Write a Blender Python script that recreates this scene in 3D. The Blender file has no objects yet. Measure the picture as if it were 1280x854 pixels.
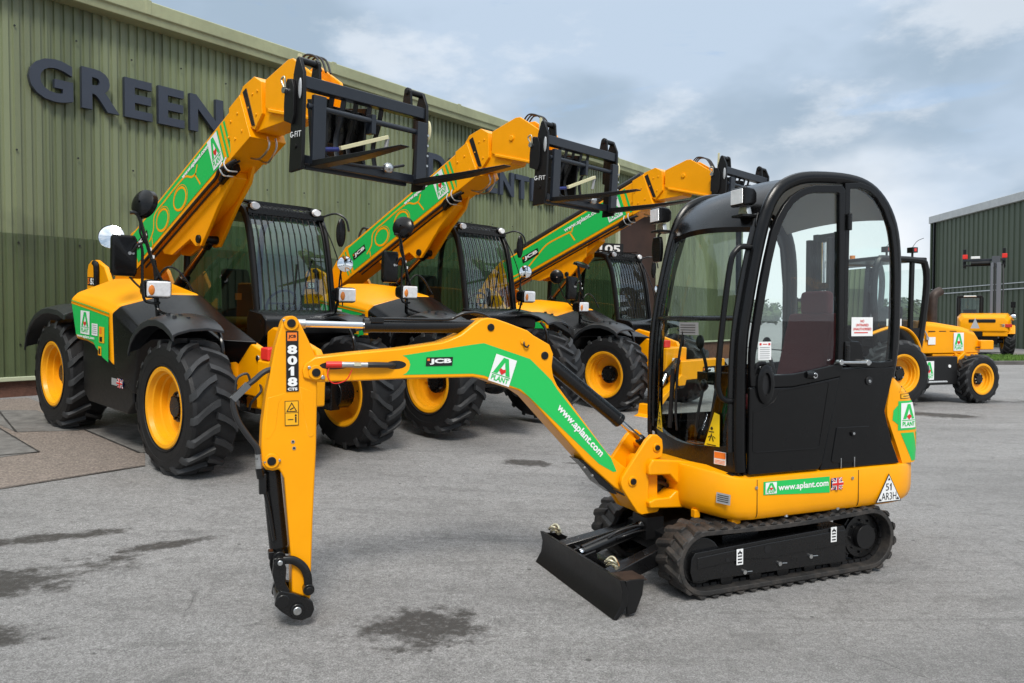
import bpy, bmesh, math, random
from mathutils import Vector, Matrix, noise
random.seed(7)
R = math.radians
SC = bpy.context.scene
COL = SC.collection

# ------------------------------------------------------------------ materials
MATS = {}

def mat(name, col, rough=0.5, metal=0.0, var=0.0, vscale=3.0, bump=0.0, bscale=40.0, coat=0.0, spec=0.5,
        dust=0.0, dcol=(0.25, 0.23, 0.2), rvar=0.0, emit=0.0):
    m = bpy.data.materials.new(name)
    m.use_nodes = True
    nt = m.node_tree
    b = nt.nodes['Principled BSDF']
    b.inputs['Base Color'].default_value = (*col, 1)
    b.inputs['Roughness'].default_value = rough
    b.inputs['Metallic'].default_value = metal
    b.inputs['Specular IOR Level'].default_value = spec
    b.inputs['Coat Weight'].default_value = coat
    b.inputs['Coat Roughness'].default_value = 0.12
    if emit:
        b.inputs['Emission Color'].default_value = (*col, 1)
        b.inputs['Emission Strength'].default_value = emit
    tc = nt.nodes.new('ShaderNodeTexCoord')
    def ns(scale, detail=6, rough_=0.6):
        n = nt.nodes.new('ShaderNodeTexNoise')
        n.inputs['Scale'].default_value = scale
        n.inputs['Detail'].default_value = detail
        n.inputs['Roughness'].default_value = rough_
        nt.links.new(tc.outputs['Object'], n.inputs['Vector'])
        return n
    out = None
    if var:
        n = ns(vscale)
        mr = nt.nodes.new('ShaderNodeMapRange')
        mr.inputs['From Min'].default_value = 0.3
        mr.inputs['From Max'].default_value = 0.7
        mr.inputs['To Min'].default_value = 1 - var
        mr.inputs['To Max'].default_value = 1 + var
        nt.links.new(n.outputs['Fac'], mr.inputs['Value'])
        mx = nt.nodes.new('ShaderNodeMix')
        mx.data_type = 'RGBA'
        mx.blend_type = 'MULTIPLY'
        mx.inputs[0].default_value = 1
        mx.inputs[6].default_value = (*col, 1)
        nt.links.new(mr.outputs[0], mx.inputs[7])
        out = mx.outputs[2]
    if dust:
        n = ns(9, 8, 0.7)
        mr = nt.nodes.new('ShaderNodeMapRange')
        mr.inputs['From Min'].default_value = 0.45
        mr.inputs['From Max'].default_value = 0.75
        mr.inputs['To Max'].default_value = dust
        nt.links.new(n.outputs['Fac'], mr.inputs['Value'])
        mx = nt.nodes.new('ShaderNodeMix')
        mx.data_type = 'RGBA'
        nt.links.new(mr.outputs[0], mx.inputs[0])
        if out:
            nt.links.new(out, mx.inputs[6])
        else:
            mx.inputs[6].default_value = (*col, 1)
        mx.inputs[7].default_value = (*dcol, 1)
        out = mx.outputs[2]
    if out:
        nt.links.new(out, b.inputs['Base Color'])
    if rvar:
        n = ns(vscale * 4)
        mr = nt.nodes.new('ShaderNodeMapRange')
        mr.inputs['To Min'].default_value = max(0.02, rough - rvar)
        mr.inputs['To Max'].default_value = min(1, rough + rvar)
        nt.links.new(n.outputs['Fac'], mr.inputs['Value'])
        nt.links.new(mr.outputs[0], b.inputs['Roughness'])
    if bump:
        n = ns(bscale, 8)
        bp = nt.nodes.new('ShaderNodeBump')
        bp.inputs['Strength'].default_value = bump
        bp.inputs['Distance'].default_value = 0.02
        nt.links.new(n.outputs['Fac'], bp.inputs['Height'])
        nt.links.new(bp.outputs[0], b.inputs['Normal'])
    MATS[name] = m
    return m

def glassmat(name, tint, rough=0.0, ior=1.5):
    m = bpy.data.materials.new(name)
    m.use_nodes = True
    nt = m.node_tree
    nt.nodes.remove(nt.nodes['Principled BSDF'])
    o = nt.nodes['Material Output']
    t = nt.nodes.new('ShaderNodeBsdfTransparent')
    t.inputs[0].default_value = (*tint, 1)
    g = nt.nodes.new('ShaderNodeBsdfGlossy')
    g.inputs['Roughness'].default_value = rough
    g.inputs[0].default_value = (0.9, 0.95, 1, 1)
    fr = nt.nodes.new('ShaderNodeFresnel')
    fr.inputs[0].default_value = ior
    mx = nt.nodes.new('ShaderNodeMixShader')
    nt.links.new(fr.outputs[0], mx.inputs[0])
    nt.links.new(t.outputs[0], mx.inputs[1])
    nt.links.new(g.outputs[0], mx.inputs[2])
    nt.links.new(mx.outputs[0], o.inputs[0])
    MATS[name] = m
    return m

YEL = mat('yellow_paint', (0.90, 0.355, 0.001), 0.34, var=0.06, vscale=2.0, coat=0.12, spec=0.22, rvar=0.06, bump=0.03, bscale=14)
YELW = mat('yellow_rim_paint', (0.84, 0.36, 0.006), 0.40, var=0.07, vscale=5, coat=0.08, spec=0.3)
BLK = mat('black_gloss_paint', (0.005, 0.005, 0.0055), 0.28, spec=0.4, coat=0.15, rvar=0.08, vscale=4)
BLKM = mat('black_satin_steel', (0.0065, 0.0065, 0.007), 0.36, spec=0.35, rvar=0.10, vscale=5, bump=0.04, bscale=60, dust=0.02, dcol=(0.10, 0.095, 0.09))
PLA = mat('black_plastic', (0.0045, 0.0045, 0.005), 0.25, spec=0.26, bump=0.04, bscale=300, rvar=0.08, dust=0.015, dcol=(0.10, 0.095, 0.09), coat=0.08)
FEN = mat('fender_plastic', (0.020, 0.022, 0.025), 0.34, bump=0.06, bscale=250, rvar=0.1, dust=0.06, dcol=(0.13, 0.13, 0.13))
CARR = mat('carriage_steel', (0.015, 0.019, 0.027), 0.34, rvar=0.08, vscale=5, dust=0.04, dcol=(0.12, 0.12, 0.12))
RUB = mat('tyre_rubber', (0.0085, 0.0085, 0.0095), 0.55, spec=0.35, var=0.25, vscale=6, bump=0.15, bscale=70, dust=0.08, dcol=(0.06, 0.058, 0.055))
LUG = mat('tyre_lug_rubber', (0.026, 0.027, 0.029), 0.50, var=0.25, vscale=8, bump=0.12, bscale=60, dust=0.15, dcol=(0.07, 0.07, 0.07))
TRK = mat('track_rubber', (0.019, 0.018, 0.0175), 0.60, var=0.3, vscale=9, bump=0.25, bscale=50, dust=0.65, dcol=(0.085, 0.068, 0.055))
HOSE = mat('hose_rubber', (0.015, 0.015, 0.016), 0.45)
CHR = mat('chrome', (0.75, 0.76, 0.78), 0.10, 1.0)
STL = mat('zinc_steel', (0.55, 0.56, 0.56), 0.30, 1.0, var=0.2, vscale=30)
BRS = mat('zinc_yellow_steel', (0.56, 0.52, 0.38), 0.32, 0.9, var=0.2, vscale=30)
COP = mat('ram_rod', (0.50, 0.30, 0.18), 0.22, 1.0, rvar=0.05)
GRN = mat('green_vinyl', (0.012, 0.50, 0.095), 0.35, coat=0.1)
WHT = mat('white_vinyl', (0.80, 0.81, 0.81), 0.4)
REDV = mat('red_vinyl', (0.65, 0.02, 0.015), 0.4)
BLU = mat('navy_vinyl', (0.012, 0.02, 0.14), 0.4)
ORG = mat('orange_vinyl', (0.85, 0.20, 0.02), 0.4)
YST = mat('yellow_sticker', (0.85, 0.58, 0.01), 0.4)
GREYST = mat('silver_sticker', (0.42, 0.43, 0.44), 0.4, 0.3)
BLKV = mat('black_vinyl', (0.006, 0.006, 0.007), 0.4)
REDP = mat('red_plastic', (0.75, 0.03, 0.02), 0.35)
CREAM = mat('cream_bar', (0.62, 0.58, 0.36), 0.45)
LENS = mat('lamp_lens', (0.86, 0.87, 0.89), 0.16, 0.15, var=0.12, vscale=22, coat=0.8)
AMB = mat('amber_lens', (0.75, 0.22, 0.02), 0.15, coat=0.7)
REDL = mat('red_lens', (0.60, 0.02, 0.015), 0.15, coat=0.7)
MIRR = mat('mirror_face', (0.88, 0.90, 0.92), 0.04, 1.0)
SEAT = mat('seat_cloth', (0.011, 0.011, 0.012), 0.8, bump=0.2, bscale=120)
TAN = mat('seat_cushion', (0.32, 0.20, 0.03), 0.8, bump=0.2, bscale=120)
MAROON = mat('red_reflection_seat_cloth', (0.15, 0.010, 0.014), 0.8, bump=0.2, bscale=120)  # red of a reflection in the cab glass, put into the seat colour
LINER = mat('cab_liner', (0.55, 0.56, 0.55), 0.8)
GLS = glassmat('cab_glass', (0.88, 0.95, 0.93), 0.0, 1.65)
GLF = glassmat('clear_cab_glass', (0.93, 0.985, 0.965), 0.0, 1.42)
GLD = glassmat('tinted_cab_glass', (0.46, 0.58, 0.51))
GLW = glassmat('windscreen_glass', (0.72, 0.84, 0.82), 0.0, 2.1)
WRN = mat('warning_yellow', (0.86, 0.42, 0.006), 0.4)
RUST = mat('worn_steel', (0.045, 0.030, 0.024), 0.55, 0.3, var=0.4, vscale=12)

# ------------------------------------------------------------------ mesh builder
_glyph = {}

def glyph_mesh(s, depth=0.0, bold=0.0):
    k = (s, depth, bold)
    if k not in _glyph:
        c = bpy.data.curves.new('txt', 'FONT')
        c.body = s
        c.size = 1.0
        c.extrude = depth
        c.offset = bold
        c.resolution_u = 4
        o = bpy.data.objects.new('txt', c)
        me = bpy.data.meshes.new_from_object(o)
        vs = [v.co.copy() for v in me.vertices]
        fs = [list(p.vertices) for p in me.polygons]
        bpy.data.objects.remove(o)
        bpy.data.curves.remove(c)
        bpy.data.meshes.remove(me)
        x0 = min(v.x for v in vs); x1 = max(v.x for v in vs)
        y0 = min(v.y for v in vs); y1 = max(v.y for v in vs)
        _glyph[k] = (vs, fs, (x0, x1, y0, y1))
    return _glyph[k]

def smooth_pts(pts, sub=5):
    pts = [Vector(p) for p in pts]
    if len(pts) < 3:
        return pts
    out = []
    for i in range(len(pts) - 1):
        p0 = pts[max(i - 1, 0)]; p1 = pts[i]; p2 = pts[i + 1]; p3 = pts[min(i + 2, len(pts) - 1)]
        for k in range(sub):
            t = k / sub
            out.append(0.5 * ((2 * p1) + (p2 - p0) * t + (2 * p0 - 5 * p1 + 4 * p2 - p3) * t * t + (3 * p1 - p0 - 3 * p2 + p3) * t ** 3))
    out.append(pts[-1])
    return out

class MB:
    def __init__(s):
        s.v = []; s.f = []; s.m = []; s.mats = []
    def mi(s, m):
        if m not in s.mats:
            s.mats.append(m)
        return s.mats.index(m)
    def add(s, vs, fs, m):
        o = len(s.v); k = s.mi(m)
        s.v += [tuple(v) for v in vs]
        for f in fs:
            s.f.append([o + i for i in f]); s.m.append(k)
        return s
    def box(s, x0, x1, y0, y1, z0, z1, m):
        v = [(x, y, z) for z in (z0, z1) for y in (y0, y1) for x in (x0, x1)]
        return s.add(v, [(0, 2, 3, 1), (4, 5, 7, 6), (0, 1, 5, 4), (2, 6, 7, 3), (0, 4, 6, 2), (1, 3, 7, 5)], m)
    def bar(s, p0, p1, w, h, m, up=(0, 0, 1)):
        p0 = Vector(p0); p1 = Vector(p1); d = (p1 - p0).normalized(); u = Vector(up)
        a = d.cross(u)
        if a.length < 1e-4:
            a = d.cross(Vector((1, 0, 0)))
        a.normalize(); b = a.cross(d).normalized()
        v = []
        for p in (p0, p1):
            for (i, j) in ((-1, -1), (1, -1), (1, 1), (-1, 1)):
                v.append(p + a * (w / 2 * i) + b * (h / 2 * j))
        return s.add(v, [(0, 1, 2, 3), (7, 6, 5, 4), (0, 4, 5, 1), (1, 5, 6, 2), (2, 6, 7, 3), (3, 7, 4, 0)], m)
    def prism(s, poly, a0, a1, m, plane='xz'):
        n = len(poly)
        if plane == 'xz':
            q = lambda p, a: (p[0], a, p[1])
        elif plane == 'yz':
            q = lambda p, a: (a, p[0], p[1])
        else:
            q = lambda p, a: (p[0], p[1], a)
        v = [q(p, a0) for p in poly] + [q(p, a1) for p in poly]
        f = [list(range(n)), list(range(2 * n - 1, n - 1, -1))]
        f += [(i, i + n, (i + 1) % n + n, (i + 1) % n) for i in range(n)]
        return s.add(v, f, m)
    def rings(s, rings, m, closed=True, cap0=True, cap1=True):
        n = len(rings[0]); v = [p for r in rings for p in r]; f = []
        for k in range(len(rings) - 1):
            for i in range(n if closed else n - 1):
                a = k * n + i; b = k * n + (i + 1) % n
                f.append((a, b, b + n, a + n))
        if cap0: f.append(list(range(n))[::-1])
        if cap1: f.append([(len(rings) - 1) * n + i for i in range(n)])
        return s.add(v, f, m)
    def cyl(s, p0, p1, r0, m, r1=None, n=20, cap=True):
        p0 = Vector(p0); p1 = Vector(p1); d = (p1 - p0).normalized()
        a = d.orthogonal().normalized(); b = d.cross(a)
        r1 = r0 if r1 is None else r1
        rs = []
        for p, r in ((p0, r0), (p1, r1)):
            rs.append([p + (a * math.cos(2 * math.pi * i / n) + b * math.sin(2 * math.pi * i / n)) * r for i in range(n)])
        return s.rings(rs, m, True, cap, cap)
    def tube(s, pts, r, m, n=8, sub=5, closed=False, flat=None):
        pts = smooth_pts(pts, sub) if sub > 1 else [Vector(p) for p in pts]
        rs = []; a = None; N = len(pts)
        for i, p in enumerate(pts):
            if closed:
                d = pts[(i + 1) % N] - pts[i - 1]
            else:
                d = pts[min(i + 1, N - 1)] - pts[max(i - 1, 0)]
            d.normalize()
            if flat is not None:
                b = Vector(flat); a_ = d.cross(b).normalized(); b_ = a_.cross(d).normalized()
            else:
                if a is None:
                    a = d.orthogonal().normalized()
                a = (a - d * a.dot(d)).normalized(); a_ = a; b_ = d.cross(a)
            rr = r if not isinstance(r, (tuple, list)) else r
            ra, rb = (rr, rr) if not isinstance(rr, (tuple, list)) else rr
            rs.append([p + a_ * (ra * math.cos(2 * math.pi * k / n)) + b_ * (rb * math.sin(2 * math.pi * k / n)) for k in range(n)])
        if closed:
            rs.append(rs[0])
            return s.rings(rs, m, True, False, False)
        return s.rings(rs, m)
    def lathe(s, prof, o, axis, m, n=32, cap=False):
        o = Vector(o); d = Vector(axis).normalized(); a = d.orthogonal().normalized(); b = d.cross(a)
        if abs(d.y) > 0.99:
            a = Vector((1, 0, 0)); b = d.cross(a)
        rs = []
        for r, h in prof:
            rs.append([o + d * h + (a * math.cos(2 * math.pi * i / n) + b * math.sin(2 * math.pi * i / n)) * r for i in range(n)])
        return s.rings(rs, m, True, cap, cap)
    def ell(s, c, rx, ry, rz, m, n=16, k=10):
        c = Vector(c); rs = []
        for j in range(1, k):
            t = math.pi * j / k
            rs.append([c + Vector((rx * math.sin(t) * math.cos(2 * math.pi * i / n), ry * math.sin(t) * math.sin(2 * math.pi * i / n), -rz * math.cos(t))) for i in range(n)])
        return s.rings(rs, m)
    def bolt(s, p, axis, r, m, h=0.012):
        p = Vector(p); d = Vector(axis).normalized()
        s.cyl(p - d * 0.004, p + d * h, r, m, n=8)
        return s
    def build(s, name, parent=None, bevel=0.0, seg=2, ang=38):
        me = bpy.data.meshes.new(name)
        me.from_pydata(s.v, [], s.f)
        for m in s.mats:
            me.materials.append(m)
        for p, k in zip(me.polygons, s.m):
            p.material_index = k
        bm = bmesh.new(); bm.from_mesh(me)
        bmesh.ops.remove_doubles(bm, verts=bm.verts, dist=1e-6)
        bmesh.ops.recalc_face_normals(bm, faces=bm.faces)
        bm.to_mesh(me); bm.free()
        me.shade_smooth()
        o = bpy.data.objects.new(name, me)
        COL.objects.link(o)
        if bevel:
            b = o.modifiers.new('bevel', 'BEVEL')
            b.width = bevel; b.segments = seg; b.limit_method = 'ANGLE'; b.angle_limit = R(ang)
            b.harden_normals = True; b.use_clamp_overlap = True
        else:
            me.set_sharp_from_angle(angle=R(32))
        if parent:
            o.parent = parent
        return o

class Dec:
    """flat marks laid 1.5 mm apart on a face: origin, right and up of that face."""
    def __init__(s, o, u, v, lift=0.003, mb=None):
        s.o = Vector(o); s.u = Vector(u).normalized(); v = Vector(v)
        s.v = (v - s.u * v.dot(s.u)).normalized(); s.n = s.u.cross(s.v); s.mb = mb or MB(); s.l = lift
    def P(s, a, b, k):
        return s.o + s.u * a + s.v * b + s.n * (s.l + 0.0015 * k)
    def poly(s, pts, m, k=0):
        s.mb.add([s.P(a, b, k) for a, b in pts], [list(range(len(pts)))], m); return s
    def rect(s, a0, b0, a1, b1, m, k=0):
        return s.poly([(a0, b0), (a1, b0), (a1, b1), (a0, b1)], m, k)
    def rrect(s, a0, b0, a1, b1, r, m, k=0):
        pts = []
        for (cx, cy, st) in ((a1 - r, b1 - r, 0), (a0 + r, b1 - r, 90), (a0 + r, b0 + r, 180), (a1 - r, b0 + r, 270)):
            for j in range(5):
                t = R(st + 22.5 * j)
                pts.append((cx + r * math.cos(t), cy + r * math.sin(t)))
        return s.poly(pts, m, k)
    def line(s, pts, w, m, k=0):
        """one mitred strip, so no two of its faces overlap."""
        P = [Vector(p[:2]) for p in pts]
        P = [p for i, p in enumerate(P) if i == 0 or (p - P[i - 1]).length > 1e-5]
        closed = len(P) > 3 and (P[0] - P[-1]).length < 1e-5
        if closed: P = P[:-1]
        n = len(P); V = []
        for i, p in enumerate(P):
            a = (p - P[i - 1]).normalized() if (i or closed) else (P[1] - p).normalized()
            b = (P[(i + 1) % n] - p).normalized() if (i < n - 1 or closed) else a
            t = (a + b); t = t.normalized() if t.length > 1e-6 else a
            nn = Vector((-t.y, t.x)); f = max(.45, nn.dot(Vector((-a.y, a.x))))
            o = nn * (w / 2 / f); V += [s.P(*(p + o), k), s.P(*(p - o), k)]
        F = [(2 * i, 2 * i + 1, (2 * i + 3) % (2 * n), (2 * i + 2) % (2 * n)) for i in range(n if closed else n - 1)]
        s.mb.add(V, F, m)
        return s
    def ring(s, cx, cy, rx, ry, w, m, k=0, rot=0, n=28):
        c, q = math.cos(rot), math.sin(rot)
        def e(t, f):
            x = (rx - f) * math.cos(t); y = (ry - f) * math.sin(t)
            return (cx + c * x - q * y, cy + q * x + c * y)
        for i in range(n):
            t0 = 2 * math.pi * i / n; t1 = 2 * math.pi * (i + 1) / n
            s.poly([e(t0, 0), e(t1, 0), e(t1, w), e(t0, w)], m, k)
        return s
    def one(s, a0, b0, w, h, m, k=0):
        return s.poly([(a0 + w * .38, b0), (a0 + w, b0), (a0 + w, b0 + h), (a0 + w * .52, b0 + h), (a0, b0 + h * .74), (a0, b0 + h * .56), (a0 + w * .38, b0 + h * .70)], m, k)
    def text(s, t, a0, b0, w, h, m, k=0, bold=0.0):
        vs, fs, (x0, x1, y0, y1) = glyph_mesh(t, 0.0, bold)
        s.mb.add([s.P(a0 + (v.x - x0) / (x1 - x0) * w, b0 + (v.y - y0) / (y1 - y0) * h, k) for v in vs], fs, m); return s
    def hire(s, a0, b0, w, h, k=0, border=None):
        """white hire-company badge: A with red heart over a word."""
        if border:
            s.rect(a0 - w * .06, b0 - h * .05, a0 + w * 1.06, b0 + h * 1.05, border, k)
        s.rect(a0, b0, a0 + w, b0 + h, WHT, k + 1)
        f = lambda x, y: (a0 + w * x, b0 + h * y)
        s.rect(*f(.06, .29), *f(.94, .32), GRN, k + 2)
        s.poly([f(.10, .34), f(.30, .34), f(.50, .80), f(.70, .34), f(.90, .34), f(.62, .95), f(.38, .95)], GRN, k + 2)
        s.poly([f(.50, .33), f(.66, .47), f(.62, .56), f(.50, .52), f(.38, .56), f(.34, .47)], REDV, k + 3)
        s.text('PLANT', *f(.09, .07), w * .82, h * .19, GRN, k + 2, 0.03)
        return s
    def maker(s, a0, b0, w, h, k=0):
        s.poly([(a0 + w * .0, b0), (a0 + w * .97, b0), (a0 + w, b0 + h), (a0 + w * .03, b0 + h)], BLKV, k)
        s.text('JCB', a0 + w * .14, b0 + h * .17, w * .80, h * .66, WHT, k + 1, 0.05)
        s.rect(a0 + w * .06, b0 + h * .60, a0 + w * .15, b0 + h * .86, ORG, k + 1)
        return s
    def jack(s, a0, b0, w, h, k=0):
        s.rect(a0, b0, a0 + w, b0 + h, BLU, k)
        f = lambda x, y: (a0 + w * x, b0 + h * y)
        s.poly([f(0, .0), f(.14, 0), f(1, .86), f(1, 1), f(.86, 1), f(0, .14)], WHT, k + 1)
        s.poly([f(.86, 0), f(1, 0), f(1, .14), f(.14, 1), f(0, 1), f(0, .86)], WHT, k + 2)
        s.line([f(0, 0), f(1, 1)], h * .07, REDV, k + 3); s.line([f(0, 1), f(1, 0)], h * .07, REDV, k + 4)
        s.rect(*f(.36, 0), *f(.64, 1), WHT, k + 5); s.rect(*f(0, .32), *f(1, .68), WHT, k + 6)
        s.rect(*f(.42, 0), *f(.58, 1), REDV, k + 7); s.rect(*f(0, .40), *f(1, .60), REDV, k + 8)
        return s
    def build(s, name, parent):
        return s.mb.build(name, parent)

def tag(o, label=None, cat=None, group=None, kind=None):
    if label: o['label'] = label
    if cat: o['category'] = cat
    if group: o['group'] = group
    if kind: o['kind'] = kind
    return o

def thing(name, label, cat, loc=(0, 0, 0), rotz=0.0, group=None, matrix=None):
    o = bpy.data.objects.new(name, None)
    o.empty_display_size = 0.3
    COL.objects.link(o)
    if matrix is not None:
        o.matrix_world = matrix
    else:
        o.location = loc; o.rotation_euler = (0, 0, rotz)
    return tag(o, label, cat, group)

def copy_tree(o, parent=None):
    c = o.copy(); COL.objects.link(c)
    c.parent = parent
    for ch in [x for x in ALLKIDS.get(o.name, [])]:
        copy_tree(ch, c)
    return c

ALLKIDS = {}
def index_kids():
    ALLKIDS.clear()
    for o in COL.objects:
        if o.parent:
            ALLKIDS.setdefault(o.parent.name, []).append(o)

def frame_matrix(o, az, pitch=0.0):
    a = R(az); p = R(pitch); f = (math.sin(a), math.cos(a))
    X = Vector((f[0] * math.cos(p), f[1] * math.cos(p), -math.sin(p)))
    Z = Vector((f[0] * math.sin(p), f[1] * math.sin(p), math.cos(p)))
    Y = Vector((-f[1], f[0], 0))
    return Matrix(((X.x, Y.x, Z.x, o[0]), (X.y, Y.y, Z.y, o[1]), (X.z, Y.z, Z.z, o[2]), (0, 0, 0, 1)))
SLABS_DATA = {
 'apron': [(-5.9, 3.55), (-3.37, 7.02), (-3.6, 7.5), (-6.7, 10.6), (-9.2, 7.2)],
 'bay1': [(-4.54, 7.34), (-4.78, 7.0), (-6.6, 5.5), (-8.4, 7.6), (-5.8, 8.54)],
 'bay2': [(-6.3, 9.4), (-5.89, 9.5), (-4.76, 8.43), (-5.31, 8.19), (-5.85, 8.64)],
 'bay3': [(-4.74, 8.48), (-3.66, 7.51), (-2.5, 8.7), (-3.7, 10.0)],
 'joints': [((-5.9, 3.55), (-3.37, 7.02)), ((-5.8, 8.54), (-4.54, 7.34)), ((-4.54, 7.34), (-6.6, 5.5)), ((-4.74, 8.48), (-3.66, 7.51)), ((-6.23, 9.3), (-5.31, 8.19))],
}
# ------------------------------------------------------------------ yard frame: u along the warehouse wall, n towards it
WA = R(52.4)
UX = (math.cos(WA), math.sin(WA)); UN = (-math.sin(WA), math.cos(WA))
def uv(x, y): return (x * UX[0] + y * UX[1], x * UN[0] + y * UN[1])
def xy(u, n): return (u * UX[0] + n * UN[0], u * UX[1] + n * UN[1])
HP = [(-999, 0), (1.5, 0), (3.5, 0.03), (6.3, 0.165), (9.3, 0.35), (10.6, 0.43), (12, 0.48), (999, 0.48)]
def gh(x, y):
    u, n = uv(x, y)
    for (a, ha), (b, hb) in zip(HP, HP[1:]):
        if n <= b:
            h = ha + (hb - ha) * (n - a) / (b - a); break
    t = min(max((u - 17) / 12, 0), 1); t = t * t * (3 - 2 * t)
    return h * (1 - t)

# ------------------------------------------------------------------ ground
def ground_material():
    m = bpy.data.materials.new('yard_asphalt'); m.use_nodes = True
    nt = m.node_tree; b = nt.nodes['Principled BSDF']; L = nt.links.new
    tc = nt.nodes.new('ShaderNodeTexCoord')
    def ns(scale, detail=8, rough=0.6, stretch=None, dist=0.0):
        n = nt.nodes.new('ShaderNodeTexNoise'); n.inputs['Scale'].default_value = scale
        n.inputs['Detail'].default_value = detail; n.inputs['Roughness'].default_value = rough
        n.inputs['Distortion'].default_value = dist
        if stretch:
            mp = nt.nodes.new('ShaderNodeMapping'); mp.inputs['Scale'].default_value = stretch[:3]
            mp.inputs['Rotation'].default_value = (0, 0, R(stretch[3])); L(tc.outputs['Object'], mp.inputs[0]); L(mp.outputs[0], n.inputs['Vector'])
        else:
            L(tc.outputs['Object'], n.inputs['Vector'])
        return n.outputs['Fac']
    def mr(v, a, c, x, y):
        n = nt.nodes.new('ShaderNodeMapRange'); n.inputs['From Min'].default_value = a; n.inputs['From Max'].default_value = c
        n.inputs['To Min'].default_value = x; n.inputs['To Max'].default_value = y; L(v, n.inputs['Value']); return n.outputs[0]
    def math_(op, a, c):
        n = nt.nodes.new('ShaderNodeMath'); n.operation = op
        for i, q in enumerate((a, c)):
            if isinstance(q, (int, float)): n.inputs[i].default_value = q
            else: L(q, n.inputs[i])
        return n.outputs[0]
    def mix(f, a, c, blend='MIX'):
        n = nt.nodes.new('ShaderNodeMix'); n.data_type = 'RGBA'; n.blend_type = blend
        for i, q in ((0, f), (6, a), (7, c)):
            if isinstance(q, (int, float)): n.inputs[i].default_value = q
            elif isinstance(q, tuple): n.inputs[i].default_value = (*q, 1)
            else: L(q, n.inputs[i])
        return n.outputs[2]
    c = mix(mr(ns(0.5), .35, .65, 0, 1), (0.215, 0.210, 0.206), (0.300, 0.293, 0.288))
    c = mix(mr(ns(1.2, 8, .65, (0.25, 1.6, 1, -40)), .42, .68, 0, .55), c, (0.36, 0.352, 0.345))
    c = mix(mr(ns(4, 8, .7, None, .6), .50, .70, 0, .6), c, (0.125, 0.121, 0.118))
    c = mix(mr(ns(17, 6, .75, None, .4), .48, .66, 0, .42), c, (0.120, 0.117, 0.114))
    c = mix(mr(ns(24, 6, .75, None, .4), .56, .70, 0, .35), c, (0.37, 0.362, 0.355))
    c = mix(mr(ns(3.0, 8, .72, (.35, 1.7, 1, -38)), .54, .70, 0, .55), c, (0.115, 0.111, 0.108))
    c = mix(mr(ns(55, 6, .9), .46, .58, 0.0, .65), c, (0.175, 0.171, 0.167))
    c = mix(mr(ns(140, 3, .8), .60, .70, 0.0, .7), c, (0.48, 0.47, 0.46))
    # small scattered dark chips
    vo = nt.nodes.new('ShaderNodeTexVoronoi'); vo.inputs['Scale'].default_value = 3.2; L(tc.outputs['Object'], vo.inputs['Vector'])
    c = mix(mr(vo.outputs['Distance'], .030, .055, .75, 0), c, (0.05, 0.048, 0.045))
    gm = nt.nodes.new('ShaderNodeMix'); gm.data_type = 'RGBA'; gm.blend_type = 'MULTIPLY'; gm.inputs[0].default_value = 1; L(c, gm.inputs[6])
    gv = math_('MULTIPLY', mr(ns(120, 3, .9), .36, .64, .55, 1.42), mr(ns(32, 5, .85), .38, .62, .80, 1.18))
    cc_ = nt.nodes.new('ShaderNodeCombineColor'); [L(gv, cc_.inputs[i]) for i in range(3)]; L(cc_.outputs[0], gm.inputs[7]); c = gm.outputs[2]
    # oil and damp patches: centre x, y, half sizes, turn
    sp = nt.nodes.new('ShaderNodeSeparateXYZ'); L(tc.outputs['Object'], sp.inputs[0])
    wet = None
    edge = math_('ADD', math_('MULTIPLY', math_('SUBTRACT', ns(2.6, 9, .72, (.9, 1.15, 1, -35)), .5), 3.0), math_('MULTIPLY', math_('SUBTRACT', ns(14, 6, .8), .5), 1.9))
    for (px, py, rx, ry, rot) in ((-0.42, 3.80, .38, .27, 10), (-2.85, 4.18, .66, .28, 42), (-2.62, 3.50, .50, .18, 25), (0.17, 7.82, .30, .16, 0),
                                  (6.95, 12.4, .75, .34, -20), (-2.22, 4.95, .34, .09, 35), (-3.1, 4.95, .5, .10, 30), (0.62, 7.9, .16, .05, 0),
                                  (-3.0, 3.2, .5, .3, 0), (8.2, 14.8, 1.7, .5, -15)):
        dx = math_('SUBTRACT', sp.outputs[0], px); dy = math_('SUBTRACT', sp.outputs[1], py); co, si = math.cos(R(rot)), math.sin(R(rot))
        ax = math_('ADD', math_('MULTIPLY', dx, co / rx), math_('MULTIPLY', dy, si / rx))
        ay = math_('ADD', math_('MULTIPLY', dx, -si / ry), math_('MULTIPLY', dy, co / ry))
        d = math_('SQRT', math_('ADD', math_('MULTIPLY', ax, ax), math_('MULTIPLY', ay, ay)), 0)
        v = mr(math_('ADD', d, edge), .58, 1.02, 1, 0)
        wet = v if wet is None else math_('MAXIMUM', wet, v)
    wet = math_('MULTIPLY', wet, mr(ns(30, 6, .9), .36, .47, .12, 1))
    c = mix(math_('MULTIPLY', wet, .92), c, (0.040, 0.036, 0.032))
    # fine wandering cracks and old rubber marks
    cn = nt.nodes.new('ShaderNodeTexNoise'); cn.inputs['Scale'].default_value = 1.3; cn.inputs['Detail'].default_value = 6; L(tc.outputs['Object'], cn.inputs['Vector'])
    cv = nt.nodes.new('ShaderNodeMix'); cv.data_type = 'VECTOR'; cv.inputs[0].default_value = .28; L(tc.outputs['Object'], cv.inputs[4]); L(cn.outputs['Color'], cv.inputs[5])
    ve = nt.nodes.new('ShaderNodeTexVoronoi'); ve.feature = 'DISTANCE_TO_EDGE'; ve.inputs['Scale'].default_value = .62; L(cv.outputs[1], ve.inputs['Vector'])
    ck = math_('MULTIPLY', mr(ve.outputs['Distance'], .0, .0035, 1, 0), mr(ns(.9, 4), .56, .64, 0, .5))
    c = mix(ck, c, (0.045, 0.042, 0.04))
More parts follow.
